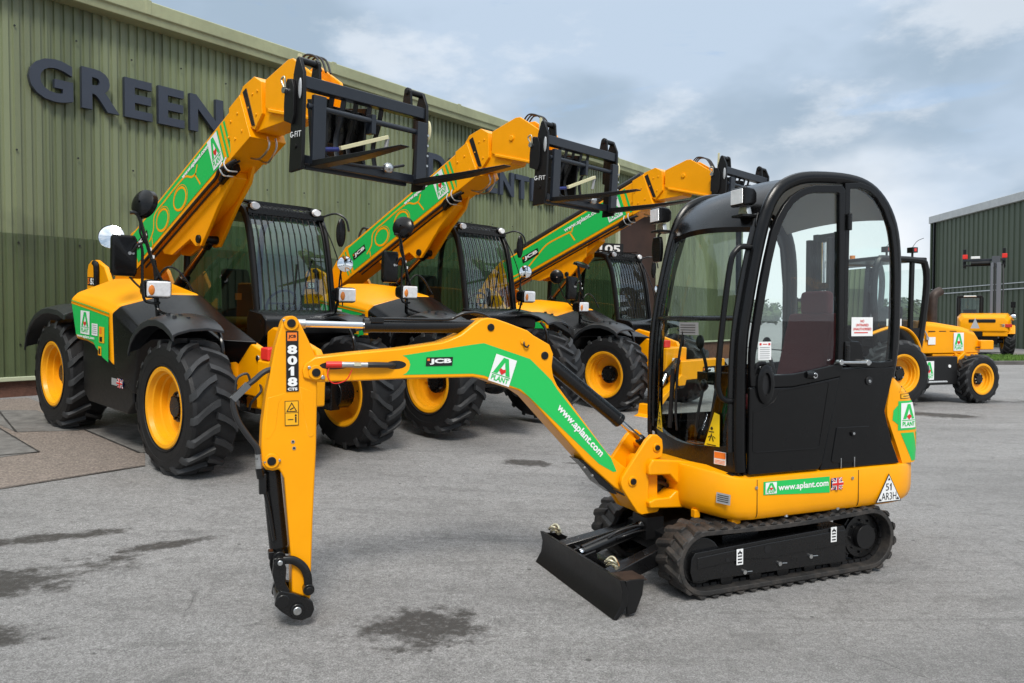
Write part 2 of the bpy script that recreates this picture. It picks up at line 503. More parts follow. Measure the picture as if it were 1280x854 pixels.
    c = mix(mr(ns(1.5, 5, .6, (0.12, 5.0, 1, 37)), .60, .74, 0, .45), c, (0.10, 0.097, 0.095))
    L(c, b.inputs['Base Color'])
    L(mr(wet, 0, 1, .82, .62), b.inputs['Roughness'])
    b.inputs['Specular IOR Level'].default_value = 0.35
    bp = nt.nodes.new('ShaderNodeBump'); bp.inputs['Strength'].default_value = 0.8; bp.inputs['Distance'].default_value = 0.012
    L(math_('ADD', ns(90, 6, .75), math_('MULTIPLY', ns(9), .8)), bp.inputs['Height']); L(bp.outputs[0], b.inputs['Normal'])
    return m

GND = ground_material()
us = [-900, -300, -100, -40, -20, -10, -5, 0, 3, 6, 9, 12, 15, 17, 18.5, 20, 21.5, 23, 24.5, 26, 27.5, 29, 32, 40, 60, 100, 300, 900]
vs_ = [-900, -300, -100, -30, -10, -4, -1, 0.5, 1.5, 2, 2.5, 3, 3.5, 4.2, 4.9, 5.6, 6.3, 7, 7.7, 8.5, 9.3, 10, 10.6, 11.3, 12, 14, 30, 100, 300, 900]
mb = MB(); pts = []
for n in vs_:
    for u in us:
        x, y = xy(u, n); pts.append((x, y, gh(x, y)))
nu = len(us)
mb.add(pts, [(j * nu + i, j * nu + i + 1, (j + 1) * nu + i + 1, (j + 1) * nu + i) for j in range(len(vs_) - 1) for i in range(nu - 1)], GND)
tag(mb.build('ground'), kind='structure')

def sheet(name, poly, m, lift):
    """thin sheet following the yard's fall."""
    bm = bmesh.new(); vv = [bm.verts.new((p[0], p[1], 0)) for p in poly]; bm.faces.new(vv)
    for n in (1.5, 2, 2.5, 3, 3.5, 4.2, 4.9, 5.6, 6.3, 7, 7.7, 8.5, 9.3, 10, 10.6, 11.3, 12):
        x, y = xy(0, n)
        bmesh.ops.bisect_plane(bm, geom=bm.verts[:] + bm.edges[:] + bm.faces[:], plane_co=(x, y, 0), plane_no=(UN[0], UN[1], 0))
    me = bpy.data.meshes.new(name)
    for v in bm.verts: v.co.z = gh(v.co.x, v.co.y) + lift
    bmesh.ops.recalc_face_normals(bm, faces=bm.faces)
    for f in bm.faces:
        if f.normal.z < 0: f.normal_flip()
    bm.to_mesh(me); bm.free(); me.materials.append(m); o = bpy.data.objects.new(name, me); COL.objects.link(o)
    return tag(o, kind='structure')

AGG = mat('exposed_aggregate', (0.235, 0.195, 0.168), 0.9, var=0.55, vscale=48, bump=0.8, bscale=70, dust=0.55, dcol=(0.13, 0.112, 0.098))
SLAB = mat('old_concrete', (0.165, 0.158, 0.150), 0.88, var=0.35, vscale=7, bump=0.4, bscale=70, dust=0.35, dcol=(0.12, 0.115, 0.11))
JNT = mat('joint_tar', (0.035, 0.032, 0.03), 0.8, var=0.4, vscale=9)
SL = SLABS_DATA
sheet('concrete_apron', SL['apron'], AGG, 0.004)
sheet('concrete_bay', SL['bay1'], SLAB, 0.008)
sheet('concrete_bay', SL['bay2'], SLAB, 0.008)
sheet('concrete_bay', SL['bay3'], SLAB, 0.008)
jb = 0
for a, c in SL['joints']:
    A = Vector(a); B = Vector(c); d = (B - A).normalized(); q = Vector((-d.y, d.x)) * 0.012
    n = 14; left = []; right = []
    for i in range(n + 1):
        p = A.lerp(B, i / n); w = 0.5 + 1.0 * noise.noise((p.x * 3, p.y * 3, 4.0)) ** 2 + 0.5 * random.random()
        left.append(p + q * w); right.append(p - q * w)
    sheet('slab_joint', left + right[::-1], JNT, 0.012)

# ------------------------------------------------------------------ warehouse
def cladmat(name, c0, c1, grime):
    m = mat(name, c0, 0.40, rvar=0.08, vscale=1.0)
    nt = m.node_tree; b = nt.nodes['Principled BSDF']; L = nt.links.new; tc = nt.nodes.new('ShaderNodeTexCoord')
    def nz(scale, mp_, lo, hi, det=5):
        mp = nt.nodes.new('ShaderNodeMapping'); mp.inputs['Scale'].default_value = mp_; n = nt.nodes.new('ShaderNodeTexNoise'); n.inputs['Scale'].default_value = scale; n.inputs['Detail'].default_value = det
        L(tc.outputs['Object'], mp.inputs[0]); L(mp.outputs[0], n.inputs['Vector']); r = nt.nodes.new('ShaderNodeMapRange'); r.inputs['From Min'].default_value = lo; r.inputs['From Max'].default_value = hi; L(n.outputs['Fac'], r.inputs['Value']); return r.outputs[0]
    def mx(f, a, c):
        n = nt.nodes.new('ShaderNodeMix'); n.data_type = 'RGBA'; L(f, n.inputs[0])
        for i, q in ((6, a), (7, c)):
            if isinstance(q, tuple): n.inputs[i].default_value = (*q, 1)
            else: L(q, n.inputs[i])
        return n.outputs[2]
    c = mx(nz(0.9, (1, 1, .12), .38, .62, 3), c0, c1)
    c = mx(nz(3.0, (1, 1, .05), .52, .80), c, grime)
    c = mx(nz(1.6, (1, 1, .6), .55, .85), c, grime)
    dt = nt.nodes.new('ShaderNodeVectorMath'); dt.operation = 'DOT_PRODUCT'; dt.inputs[1].default_value = (UX[0], UX[1], 0); L(tc.outputs['Object'], dt.inputs[0])
    fl_ = nt.nodes.new('ShaderNodeMath'); fl_.operation = 'DIVIDE'; fl_.inputs[1].default_value = 1.072; L(dt.outputs['Value'], fl_.inputs[0])
    f2 = nt.nodes.new('ShaderNodeMath'); f2.operation = 'FLOOR'; L(fl_.outputs[0], f2.inputs[0])
    wn_ = nt.nodes.new('ShaderNodeTexWhiteNoise'); wn_.noise_dimensions = '1D'; L(f2.outputs[0], wn_.inputs['W'])
    r_ = nt.nodes.new('ShaderNodeMapRange'); r_.inputs['To Min'].default_value = .86; r_.inputs['To Max'].default_value = 1.16; L(wn_.outputs['Value'], r_.inputs['Value'])
    mm = nt.nodes.new('ShaderNodeMix'); mm.data_type = 'RGBA'; mm.blend_type = 'MULTIPLY'; mm.inputs[0].default_value = 1; L(c, mm.inputs[6])
    c3 = nt.nodes.new('ShaderNodeCombineColor'); [L(r_.outputs[0], c3.inputs[i]) for i in range(3)]; L(c3.outputs[0], mm.inputs[7])
    L(mm.outputs[2], b.inputs['Base Color']); return m
CLA = cladmat('cladding_upper', (0.128, 0.156, 0.080), (0.180, 0.206, 0.116), (0.085, 0.098, 0.058))
CLB = cladmat('cladding_lower', (0.064, 0.083, 0.038), (0.080, 0.102, 0.050), (0.040, 0.050, 0.027))
GUT = mat('gutter_cream_green', (0.30, 0.32, 0.19), 0.5, var=0.15, vscale=1.5, dust=0.3, dcol=(0.20, 0.19, 0.12))
FLS = mat('cream_flashing', (0.40, 0.43, 0.30), 0.5, var=0.1)
BRK = mat('brick_plinth', (0.10, 0.045, 0.03), 0.85, var=0.35, vscale=9, bump=0.4, bscale=40)
LET = mat('letter_charcoal', (0.030, 0.037, 0.055), 0.38, var=0.08)
INT = mat('shed_interior', (0.035, 0.014, 0.009), 0.8, var=0.4, vscale=0.8)
RFM = mat('roof_sheet', (0.20, 0.21, 0.19), 0.6, var=0.15)
WN = 12.0

def corr(mb, u0, u1, z0, z1, m, n0=WN, pitch=0.134, depth=0.028, xyf=None):
    """trapezoid-profile sheet along u, facing -n."""
    xyf = xyf or xy
    pts = []; u = math.floor(u0 / pitch) * pitch
    seq = []
    while u < u1:
        seq += [(u, 0), (u + pitch * .52, 0), (u + pitch * .60, depth), (u + pitch * .92, depth)]
        u += pitch
    seq = [(a, d) for a, d in seq if u0 <= a <= u1]
    seq = [(u0, seq[0][1])] + seq + [(u1, seq[-1][1])]
    v = []
    for a, d in seq:
        x, y = xyf(a, n0 + d)
        v += [(x, y, z0), (x, y, z1)]
    mb.add(v, [(2 * i, 2 * i + 2, 2 * i + 3, 2 * i + 1) for i in range(len(seq) - 1)], m)

def wbox(mb, u0, u1, n0, n1, z0, z1, m, xyf=None):
    xyf = xyf or xy
    v = [(*xyf(u, n), z) for z in (z0, z1) for n in (n0, n1) for u in (u0, u1)]
    mb.add(v, [(0, 2, 3, 1), (4, 5, 7, 6), (0, 1, 5, 4), (2, 6, 7, 3), (0, 4, 6, 2), (1, 3, 7, 5)], m)

UE = 31.4; D0, D1, DZ = 20.95, 24.1, 5.25
shed = thing('warehouse', 'long green corrugated metal warehouse behind the row of raised-boom machines', 'warehouse', (*xy(4, WN), 0.48))
def shed_part(mb, name, parent=None, bevel=0.0):
    o = mb.build(name, None, bevel); o.parent = parent or shed
    o.matrix_parent_inverse = Matrix.Translation(-Vector((*xy(4, WN), 0.48)))
    return o
up = MB(); corr(up, -14, D0, 2.69, 6.3, CLA); corr(up, D0, D1, DZ, 6.3, CLA); corr(up, D1, UE, 2.69, 6.3, CLA)
corr(up, 0, 4.72, 2.70, 6.3, CLA, WN - 0.02)
wallp = shed_part(up, 'upper_cladding')
lo = MB(); corr(lo, -14, D0, 0.74, 2.75, CLB, WN - 0.03); corr(lo, D1, UE, 0.74, 2.75, CLB, WN - 0.03)
shed_part(lo, 'lower_cladding')
sc_ = MB()
for zz in (2.62, 3.9, 5.6, 1.2):
    u = -3.0
    while u < 20:
        x, y = xy(u + .06, WN - 0.035); sc_.cyl((x, y, zz + .04 * math.sin(u * 3)), (x - UN[0] * .012, y - UN[1] * .012, zz + .04 * math.sin(u * 3)), 0.014, BLKV, n=6)
        u += 0.804
shed_part(sc_, 'fixing_screws')
pl = MB(); wbox(pl, -14, D0, WN - .02, WN + .2, -0.2, 0.70, BRK); wbox(pl, D1, UE, WN - .02, WN + .2, -0.2, 0.70, BRK); shed_part(pl, 'brick_plinth')
fl = MB(); wbox(fl, -14, D0 - .1, WN - .09, WN + .02, 0.70, 0.76, FLS); wbox(fl, D1 + .1, UE, WN - .09, WN + .02, 0.70, 0.76, FLS); shed_part(fl, 'base_flashing', bevel=.01)
g = MB()
prof = [(WN + .05, 6.12), (WN - .25, 6.12), (WN - .27, 6.22), (WN - .30, 6.24), (WN - .30, 6.44), (WN - .26, 6.46), (WN + .05, 6.46)]
g.rings([[(*xy(u, n), z) for n, z in prof] for u in (-14, UE + .1)], GUT)
u = -12.0
while u < UE:
    wbox(g, u, u + .10, WN - .306, WN - .2, 6.235, 6.465, GUT); u += 3.6
shed_part(g, 'gutter', bevel=.012)
rf = MB(); rf.add([(*xy(-14, WN - .1), 6.47), (*xy(UE, WN - .1), 6.47), (*xy(UE, WN + 14), 8.2), (*xy(-14, WN + 14), 8.2)], [(0, 1, 2, 3)], RFM); shed_part(rf, 'roof')
ew = MB(); ew.add([(*xy(UE, WN), 0), (*xy(UE, WN + 14), 0), (*xy(UE, WN + 14), 8.2), (*xy(UE, WN), 6.45)], [(0, 1, 2, 3)], CLA)
ew.add([(*xy(-14, WN), 0), (*xy(-14, WN + 14), 0), (*xy(-14, WN + 14), 8.2), (*xy(-14, WN), 6.45)], [(0, 1, 2, 3)], CLA)
ew.add([(*xy(-14, WN + 14), 0), (*xy(UE, WN + 14), 0), (*xy(UE, WN + 14), 8.2), (*xy(-14, WN + 14), 8.2)], [(0, 1, 2, 3)], CLA); shed_part(ew, 'end_wall')
dr = MB()
wbox(dr, D0 - .12, D0, WN - .10, WN + .3, 0.44, DZ + .15, FLS); wbox(dr, D1, D1 + .25, WN - .10, WN + .3, 0.44, DZ + .15, FLS); wbox(dr, D0 - .12, D1 + .25, WN - .11, WN + .3, DZ + .153, DZ + .33, FLS)
do = shed_part(dr, 'doorway_frame', bevel=.01)
di = MB(); wbox(di, D0 - .01, D1 + .01, WN + .31, WN + 8, 0.45, DZ + .5, INT); shed_part(di, 'doorway_recess')
rs_ = MB()
for k in range(6): wbox(rs_, D0 + .02, D1 - .02, WN + .16, WN + .2, DZ - .1 - .1 * k, DZ - .006 - .1 * k, INT)
shed_part(rs_, 'roller_shutter', do, .01)
dp = MB(); x, y = xy(4.2, WN - .07); dp.cyl((x, y, 0.6), (x, y, 2.1), 0.05, FLS, n=12)
# letters
sgn = thing('building_sign', 'large charcoal raised letters spelling GREEN and CENTRE on the green cladding', 'sign', (*xy(5, WN - .06), 4.66))
for ch, a0, a1 in (('G', 4.44, 5.02), ('R', 5.14, 5.68), ('E', 5.76, 6.19), ('E', 6.29, 6.72), ('N', 6.82, 7.42),
                   ('D', 12.42, 13.02), ('I', 13.15, 13.29), ('C', 13.80, 14.38), ('E', 14.48, 14.86), ('N', 14.96, 15.54), ('T', 15.62, 16.18), ('R', 16.28, 16.86), ('E', 16.95, 17.40)):
    vs, fs, (x0, x1, y0, y1) = glyph_mesh(ch, 0.06, 0.035)
    mb = MB(); zz = [(4.66, 5.26)][0]; v3 = []
    for v in vs:
        u = a0 + (v.x - x0) / (x1 - x0) * (a1 - a0); z = zz[0] + (v.y - y0) / (y1 - y0) * (zz[1] - zz[0]); n = WN - .07 - v.z * .6
        v3.append((*xy(u, n), z))
    mb.add(v3, fs, LET)
    o = mb.build('letter', None); o.parent = sgn; o.matrix_parent_inverse = Matrix.Translation(-Vector((*xy(5, WN - .06), 4.66)))

# ------------------------------------------------------------------ second shed far right (wall runs away from us)
FX0, FY0, FX1, FY1 = 27.3, 50.0, 25.9, 24.0
fd = Vector((FX1 - FX0, FY1 - FY0)).normalized(); fn = Vector((-fd.y, fd.x))   # fn points to +x
def fxy(u, n): return (FX0 + fd.x * u + fn.x * n, FY0 + fd.y * u + fn.y * n)
CLF = mat('far_cladding', (0.062, 0.082, 0.048), 0.5, var=0.1, vscale=0.5)
CAP = mat('white_verge_trim', (0.50, 0.51, 0.50), 0.5, var=0.1)
far = thing('storage_shed', 'dark green metal shed with pale roof edge at the right of the yard', 'shed', (FX0, FY0, 0))
def far_part(mb, name, bevel=0.0):
    o = mb.build(name, None, bevel); o.parent = far; o.matrix_parent_inverse = Matrix.Translation(-Vector((FX0, FY0, 0))); return o
mb = MB(); corr(mb, 0, 30, 0, 7.9, CLF, 0.0, 0.5, 0.05, fxy); far_part(mb, 'corrugated_wall')
mb = MB(); wbox(mb, -.2, 30, -.18, .3, 7.8, 8.25, CAP, fxy); wbox(mb, -.12, .04, -.12, .2, 0, 7.8, CLF, fxy); far_part(mb, 'eaves_trim', .02)
mb = MB(); wbox(mb, .35, .47, -.16, -.04, .1, 7.8, PLA, fxy); far_part(mb, 'downpipe', .02)
mb = MB(); mb.add([(*fxy(-.1, 0), 8.2), (*fxy(30, 0), 8.2), (*fxy(30, 9), 9.6), (*fxy(-.1, 9), 9.6)], [(0, 1, 2, 3)], RFM)
mb.add([(*fxy(0, 0), 0), (*fxy(0, 9), 0), (*fxy(0, 9), 9.6), (*fxy(0, 0), 8.2)], [(0, 1, 2, 3)], CLF); far_part(mb, 'roof')
mb = MB(); wbox(mb, 10.2, 12.0, -.09, .02, 1.15, 2.6, CAP, fxy); far_part(mb, 'wall_panel', .01)
mb = MB(); wbox(mb, .1, 30, -.10, -.04, 3.18, 3.23, STL, fxy); wbox(mb, .1, 30, -.10, -.04, 3.5, 3.54, STL, fxy); far_part(mb, 'cable_run')

# grass strip and kerb at far right
GR = mat('grass_soil', (0.075, 0.125, 0.022), 0.9, var=0.35, vscale=1.2, bump=0.6, bscale=30)
def flat(name, poly, z, m, kind='structure'):
    mb = MB(); mb.add([(p[0], p[1], z) for p in poly], [list(range(len(poly)))], m); return tag(mb.build(name), kind=kind)
KRB = mat('kerb_stone', (0.10, 0.095, 0.09), 0.85, var=0.3, vscale=2, bump=.3)
kx0, ky0, kx1, ky1 = 15.4, 26.4, 26, 26.9
mb = MB(); mb.add([(kx0, ky0, 0), (kx1, ky1, 0), (kx1, ky1 + .25, 0), (kx0, ky0 + .25, 0), (kx0, ky0, .13), (kx1, ky1, .13), (kx1, ky1 + .25, .13), (kx0, ky0 + .25, .13)],
     [(0, 1, 5, 4), (4, 5, 6, 7), (3, 7, 6, 2), (0, 4, 7, 3), (1, 2, 6, 5)], KRB)
tag(mb.build('kerb', None, .02), kind='structure')
flat('lawn', [(kx0, ky0 + .25), (kx1, ky1 + .25), (26.1, 31.2), (14.8, 30.9)], .10, GR)
PTH = mat('far_path', (0.20, 0.19, 0.185), 0.85, var=.15, vscale=1)
flat('path', [(14.8, 30.94), (26.1, 31.24), (26.3, 49), (12, 48)], .06, PTH)
GRB = mat('grass_blade', (0.085, 0.165, 0.022), 0.7, var=.4, vscale=.8)
mb = MB(); vv = []; ff = []
for i in range(9000):
    t = random.random(); s_ = random.random(); x = 15.2 + t * 10.8; y = 26.8 + t * .4 + s_ * 4.2; a = random.random() * 6.28; h = .05 + .06 * random.random(); w = .02
    k = len(vv); vv += [(x - w * math.cos(a), y - w * math.sin(a), .10), (x + w * math.cos(a), y + w * math.sin(a), .10), (x + .03 * random.uniform(-1, 1), y + .03 * random.uniform(-1, 1), .10 + h)]; ff.append((k, k + 1, k + 2))
mb.add(vv, ff, GRB); tag(mb.build('grass'), kind='stuff')

# ------------------------------------------------------------------ distant trees: beyond the yard and behind the viewer
LEAF = mat('leaf_dark', (0.040, 0.062, 0.020), 0.8, var=.5, vscale=.3)
BARK = mat('bark', (0.06, 0.045, 0.03), 0.9, var=.3, vscale=4)
def treeline(name, p0, p1, h, n, dens, seed):
    rnd = random.Random(seed); mb = MB(); V = []; F = []
    for i in range(n):
        t = (i + rnd.random()) / n; cx = p0[0] + (p1[0] - p0[0]) * t + rnd.uniform(-4, 4); cy = p0[1] + (p1[1] - p0[1]) * t + rnd.uniform(-4, 4)
        H = h * rnd.uniform(.6, 1.15); w = H * rnd.uniform(.45, .8)
        mb.cyl((cx, cy, 0), (cx, cy, H * .5), H * .03, BARK, H * .015, 6)
        for q_ in range(3):
            mb.ell((cx + rnd.uniform(-.3, .3) * w, cy + rnd.uniform(-.3, .3) * w, H * (.35 + .17 * q_)), w * (.62 - .12 * q_), w * (.62 - .12 * q_), H * .28, LEAF, 9, 6)
        for k in range(dens):
            a = rnd.random() * 6.28; r = math.sqrt(rnd.random()); zz = rnd.random()
            rr = w * r * math.sin(math.pi * min(1, .15 + zz * .8)) ** .7; x = cx + rr * math.cos(a); y = cy + rr * math.sin(a); z = H * (.08 + .92 * zz)
            s_ = H * rnd.uniform(.05, .09); o = len(V)
            for q in range(4):
                V.append((x + rnd.uniform(-s_, s_), y + rnd.uniform(-s_, s_), z + rnd.uniform(-s_, s_) * .7))
            F += [(o, o + 1, o + 2), (o, o + 2, o + 3), (o + 1, o + 3, o + 2)]
    mb.add(V, F, LEAF); return tag(mb.build(name), kind='stuff')
treeline('woodland', (40, 240), (190, 230), 7.5, 60, 240, 3)
treeline('treeline', (-190, -125), (190, -135), 9, 56, 170, 5)

# ------------------------------------------------------------------ sky, sun, camera
w = bpy.data.worlds.new('World'); SC.world = w; w.use_nodes = True
nt = w.node_tree; L = nt.links.new; bg = nt.nodes['Background']
SUN_EL, SUN_AZ = 50.0, 172.0     # compass azimuth of the sun, clockwise from +Y
sky = nt.nodes.new('ShaderNodeTexSky'); sky.sky_type = 'NISHITA'; sky.sun_disc = False
sky.sun_elevation = R(SUN_EL); sky.sun_rotation = R(SUN_AZ); sky.air_density = 1.0; sky.dust_density = 1.0
tc = nt.nodes.new('ShaderNodeTexCoord')
def wn(scale, detail, rough, mapping, dist=0.0):
    mp = nt.nodes.new('ShaderNodeMapping'); mp.inputs['Scale'].default_value = mapping[:3]; mp.inputs['Location'].default_value = mapping[3:]
    n = nt.nodes.new('ShaderNodeTexNoise'); n.inputs['Scale'].default_value = scale; n.inputs['Detail'].default_value = detail; n.inputs['Roughness'].default_value = rough; n.inputs['Distortion'].default_value = dist
    L(tc.outputs['Generated'], mp.inputs[0]); L(mp.outputs[0], n.inputs['Vector']); return n.outputs['Fac']
def wmr(v, a, b, c, d):
    n = nt.nodes.new('ShaderNodeMapRange'); n.interpolation_type = 'SMOOTHSTEP'
    for k, q in (('From Min', a), ('From Max', b), ('To Min', c), ('To Max', d)): n.inputs[k].default_value = q
    L(v, n.inputs['Value']); return n.outputs[0]
def wmix(f, a, b):
    n = nt.nodes.new('ShaderNodeMix'); n.data_type = 'RGBA'
    for i, q in ((0, f), (6, a), (7, b)):
        if isinstance(q, (int, float)): n.inputs[i].default_value = q
        elif isinstance(q, tuple): n.inputs[i].default_value = (*q, 1)
        else: L(q, n.inputs[i])
    return n.outputs[2]
sepw = nt.nodes.new('ShaderNodeSeparateXYZ'); L(tc.outputs['Generated'], sepw.inputs[0])
K = 0.545
def wmath(op, a, b):
    n = nt.nodes.new('ShaderNodeMath'); n.operation = op
    for i, q in enumerate((a, b)):
        if isinstance(q, (int, float)): n.inputs[i].default_value = q
        else: L(q, n.inputs[i])
    return n.outputs[0]
big = wn(1.7, 6, .55, (1, 1, 1.8, .3, 1.2, .1), .0); mid = wn(2.4, 5, .5, (1, 1, 2.0, 3.1, 1.2, .7), .0); fine = wn(4.4, 7, .58, (1, 1, 2.2, 1.7, .2, 2.4), .0)
elev = wmath('ADD', sepw.outputs[2], wmath('MULTIPLY', wmath('SUBTRACT', big, .5), .55))
cl = wmix(wmr(elev, .08, .27, 0, 1), (9.9 * K, 10.2 * K, 10.5 * K), (5.5 * K, 6.7 * K, 8.2 * K))
cl = wmix(wmr(mid, .43, .58, 0, .80), cl, (3.6 * K, 4.7 * K, 5.9 * K))
cl = wmix(wmr(fine, .52, .66, 0, .55), cl, (8.6 * K, 9.1 * K, 9.7 * K))
cl = wmix(wmr(wn(4.2, 6, .6, (1, 1, 4.5, 7.7, 2.2, .4), .3), .58, .68, 0, .30), cl, sky.outputs[0])
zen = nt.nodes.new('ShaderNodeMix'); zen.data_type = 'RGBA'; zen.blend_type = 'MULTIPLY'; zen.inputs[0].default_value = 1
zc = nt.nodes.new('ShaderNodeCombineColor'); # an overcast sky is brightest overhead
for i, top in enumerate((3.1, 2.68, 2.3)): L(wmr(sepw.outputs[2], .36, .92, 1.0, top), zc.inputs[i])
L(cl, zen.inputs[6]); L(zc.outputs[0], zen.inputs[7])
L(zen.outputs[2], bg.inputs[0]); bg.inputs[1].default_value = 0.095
sd = bpy.data.lights.new('sun', 'SUN'); sd.energy = 1.5; sd.angle = R(16); sd.color = (1, .95, .87)
so = bpy.data.objects.new('sun', sd); COL.objects.link(so)
dirv = Vector((math.sin(R(SUN_AZ)) * math.cos(R(SUN_EL)), math.cos(R(SUN_AZ)) * math.cos(R(SUN_EL)), math.sin(R(SUN_EL))))
so.rotation_euler = dirv.to_track_quat('Z', 'Y').to_euler(); so.location = (0, 0, 30)

cd = bpy.data.cameras.new('camera'); co = bpy.data.objects.new('camera', cd); COL.objects.link(co)
cd.sensor_width = 36; cd.sensor_fit = 'HORIZONTAL'; cd.lens = 36 * 960 / 1280; cd.clip_end = 3000; cd.clip_start = .05
co.location = (0, 0, 1.55); co.rotation_euler = (R(90) - math.atan(27 / 960), 0, 0)
SC.camera = co
SC.view_settings.view_transform = 'Standard'; SC.view_settings.look = 'None'; SC.view_settings.gamma = 1; SC.view_settings.exposure = 0.95
SC.render.engine = 'CYCLES'
SC.cycles.max_bounces = 8; SC.cycles.transparent_max_bounces = 24; SC.cycles.glossy_bounces = 4
# ------------------------------------------------------------------ mini excavator (x forward, y to its left = towards the camera)
GRYS = mat('grey_hose_sleeve', (0.10, 0.105, 0.11), 0.5)
EXM = Matrix.Translation((1.425, 4.87, 0)) @ Matrix.Rotation(R(202.07), 4, 'Z')
ex = thing('mini_excavator', 'small tracked excavator with rounded black cab and yellow dipper arm, nearest of all machines', 'excavator', matrix=EXM)

# tracks
def track(side):
    yc = .375 * side; y0, y1 = yc - .115, yc + .115
    fx, fz, fr = .575, .205, .165; rx, rz, rr = -.635, .212, .170
    path = []
    N1 = 14
    for i in range(N1 + 1):                       # front idler, from top to bottom
        a = R(90 - 180 * i / N1); path.append((fx + fr * math.cos(a), fz + fr * math.sin(a)))
    for i in range(1, 12):
        t = i / 12; path.append((fx + (rx - fx) * t, (fz - fr) + ((rz - rr) - (fz - fr)) * t))
    for i in range(N1 + 1):
        a = R(270 - 180 * i / N1); path.append((rx + rr * math.cos(a), rz + rr * math.sin(a)))
    for i in range(1, 12):
        t = i / 12; path.append((rx + (fx - rx) * t, (rz + rr) + ((fz + fr) - (rz + rr)) * t - .016 * math.sin(math.pi * t)))
    # resample
    P = [Vector((p[0], p[1])) for p in path]; n = len(P)
    seg = [(P[(i + 1) % n] - P[i]).length for i in range(n)]; tot = sum(seg)
    def at(s):
        s %= tot; i = 0
        while s > seg[i]: s -= seg[i]; i += 1
        d = (P[(i + 1) % n] - P[i]).normalized(); return P[i] + d * s, d
    mb = MB(); M = 96; rings = []
    for k in range(M):
        p, d = at(tot * k / M); q = Vector((-d.y, d.x))        # q points outwards for a clockwise path
        p2, d2 = at(tot * (k + 1) / M)
        rings.append([(p.x + q.x * o, y, p.y + q.y * o) for y, o in ((y0, -.012), (y0, .014), (y0 + .012, .022), (y1 - .012, .022), (y1, .014), (y1, -.012))])
    rings.append(rings[0]); mb.rings(rings, TRK, True, False, False)
    NL = 40
    for k in range(NL):                           # staggered tread bars with sloped flanks
        for half, (ya, yb, off) in enumerate(((y0 - .004, yc + .012, 0.0), (yc - .012, y1 + .004, .5))):
            s0 = tot * (k + off) / NL; V = []
            for (y, wob) in ((ya, 0), (yb, 0)):
                skew = .030 * (1 if half == 0 else -1) * (1 if y == ya else -1) * .5
                for ds, o in ((-.028, .019), (-.010, .036), (.010, .036), (.028, .019)):
                    p, d = at(s0 + ds + skew); q = Vector((-d.y, d.x)); V.append((p.x + q.x * o, y, p.y + q.y * o))
            mb.add(V, [(0, 1, 2, 3), (7, 6, 5, 4), (0, 4, 5, 1), (1, 5, 6, 2), (2, 6, 7, 3), (3, 7, 4, 0)], TRK)
    t = mb.build('track', ex, .004, 1)
    g = MB()
    for k in range(68):                           # inner drive teeth edge
        p, d = at(tot * k / 68); q = Vector((-d.y, d.x)); yy = y1 - .02 if side > 0 else y0 + .02
        a = (p.x - q.x * .012, yy - .055 * side, p.y - q.y * .012); b = (p.x - q.x * .030, yy - .055 * side, p.y - q.y * .030)
        g.bar(a, b, .04, .016, RUB, up=(0, 1, 0))
    g.build('drive_teeth', t)
    yo = yc + .085 * side; yi = yc - .085 * side
    f = MB()
    f.prism([(.645, .10), (.665, .16), (.655, .235), (.63, .262), (.14, .285), (-.44, .308), (-.46, .28), (-.46, .085)], min(yi, yo), max(yi, yo), BLK)
    f.prism([(.62, .17), (.30, .19), (.14, .175), (.05, .18), (-.30, .19), (-.45, .20), (-.45, .285), (.14, .265), (.62, .235)], yo - .004, yo + .006 * side, BLK)
    fr_ = f.build('track_frame', ex, .008)
    bo = MB()
    for x, z in ((.30, .118), (.05, .136), (-.18, .152)):
        bo.cyl((x, yo, z), (x, yo + .012 * side, z), .013, STL, n=10); bo.cyl((x - .02, yo + .004 * side, z), (x - .05, yo + .010 * side, z), .003, STL, n=6)
    bo.cyl((.14, yo, .232), (.14, yo + .008 * side, .232), .024, BLKV, n=16); bo.cyl((.42, yo, .20), (.42, yo + .008 * side, .20), .012, BLKV, n=12)
    bo.build('frame_bolts', fr_)
    if side > 0:
        d = Dec((.33, yo + .007 if side > 0 else yo, .195), (-1, 0, 0), (0, 0, 1))
        for u in (-.03, .66):
            z = 0 if u < 0 else .055
            d.rect(u, z - .03, u + .045, z + .06, WHT, 0)
            for j in range(4): d.rect(u + .008, z - .02 + .018 * j, u + .037, z - .012 + .018 * j, BLKV, 1)
            d.line([(u + .01, z + .03), (u + .022, z + .05), (u + .036, z + .03)], .005, BLKV, 1)
        d.build('sticker', fr_)
    wd = MB()
    wd.cyl((fx, yi, fz), (fx, yo - .025 * side, fz), .135, BLK, n=28); wd.build('idler_wheel', ex, .01)
    sp = MB(); sp.cyl((rx, yi, rz), (rx, yo - .05 * side, rz), .135, BLK, n=30); sp.cyl((rx, yo - .05 * side, rz), (rx, yo - .012 * side, rz), .075, BLKM, n=24)
    for k in range(9):
        a = k * 2 * math.pi / 9; sp.bolt((rx + .10 * math.cos(a), yo - .05 * side, rz + .10 * math.sin(a)), (0, side, 0), .008, BLK)
        sp.bar((rx + .12 * math.cos(a), yc, rz + .12 * math.sin(a)), (rx + .15 * math.cos(a), yc, rz + .15 * math.sin(a)), .05, .05, BLK, up=(0, 1, 0))
    sp.build('drive_sprocket', ex, .006)
    ro = MB()
    for x in (.40, .2, 0, -.2, -.4): ro.cyl((x, yi + .01 * side, .078), (x, yo - .02 * side, .078), .044, BLK, n=18)
    ro.build('track_roller', ex, .005)
for s in (1, -1): track(s)

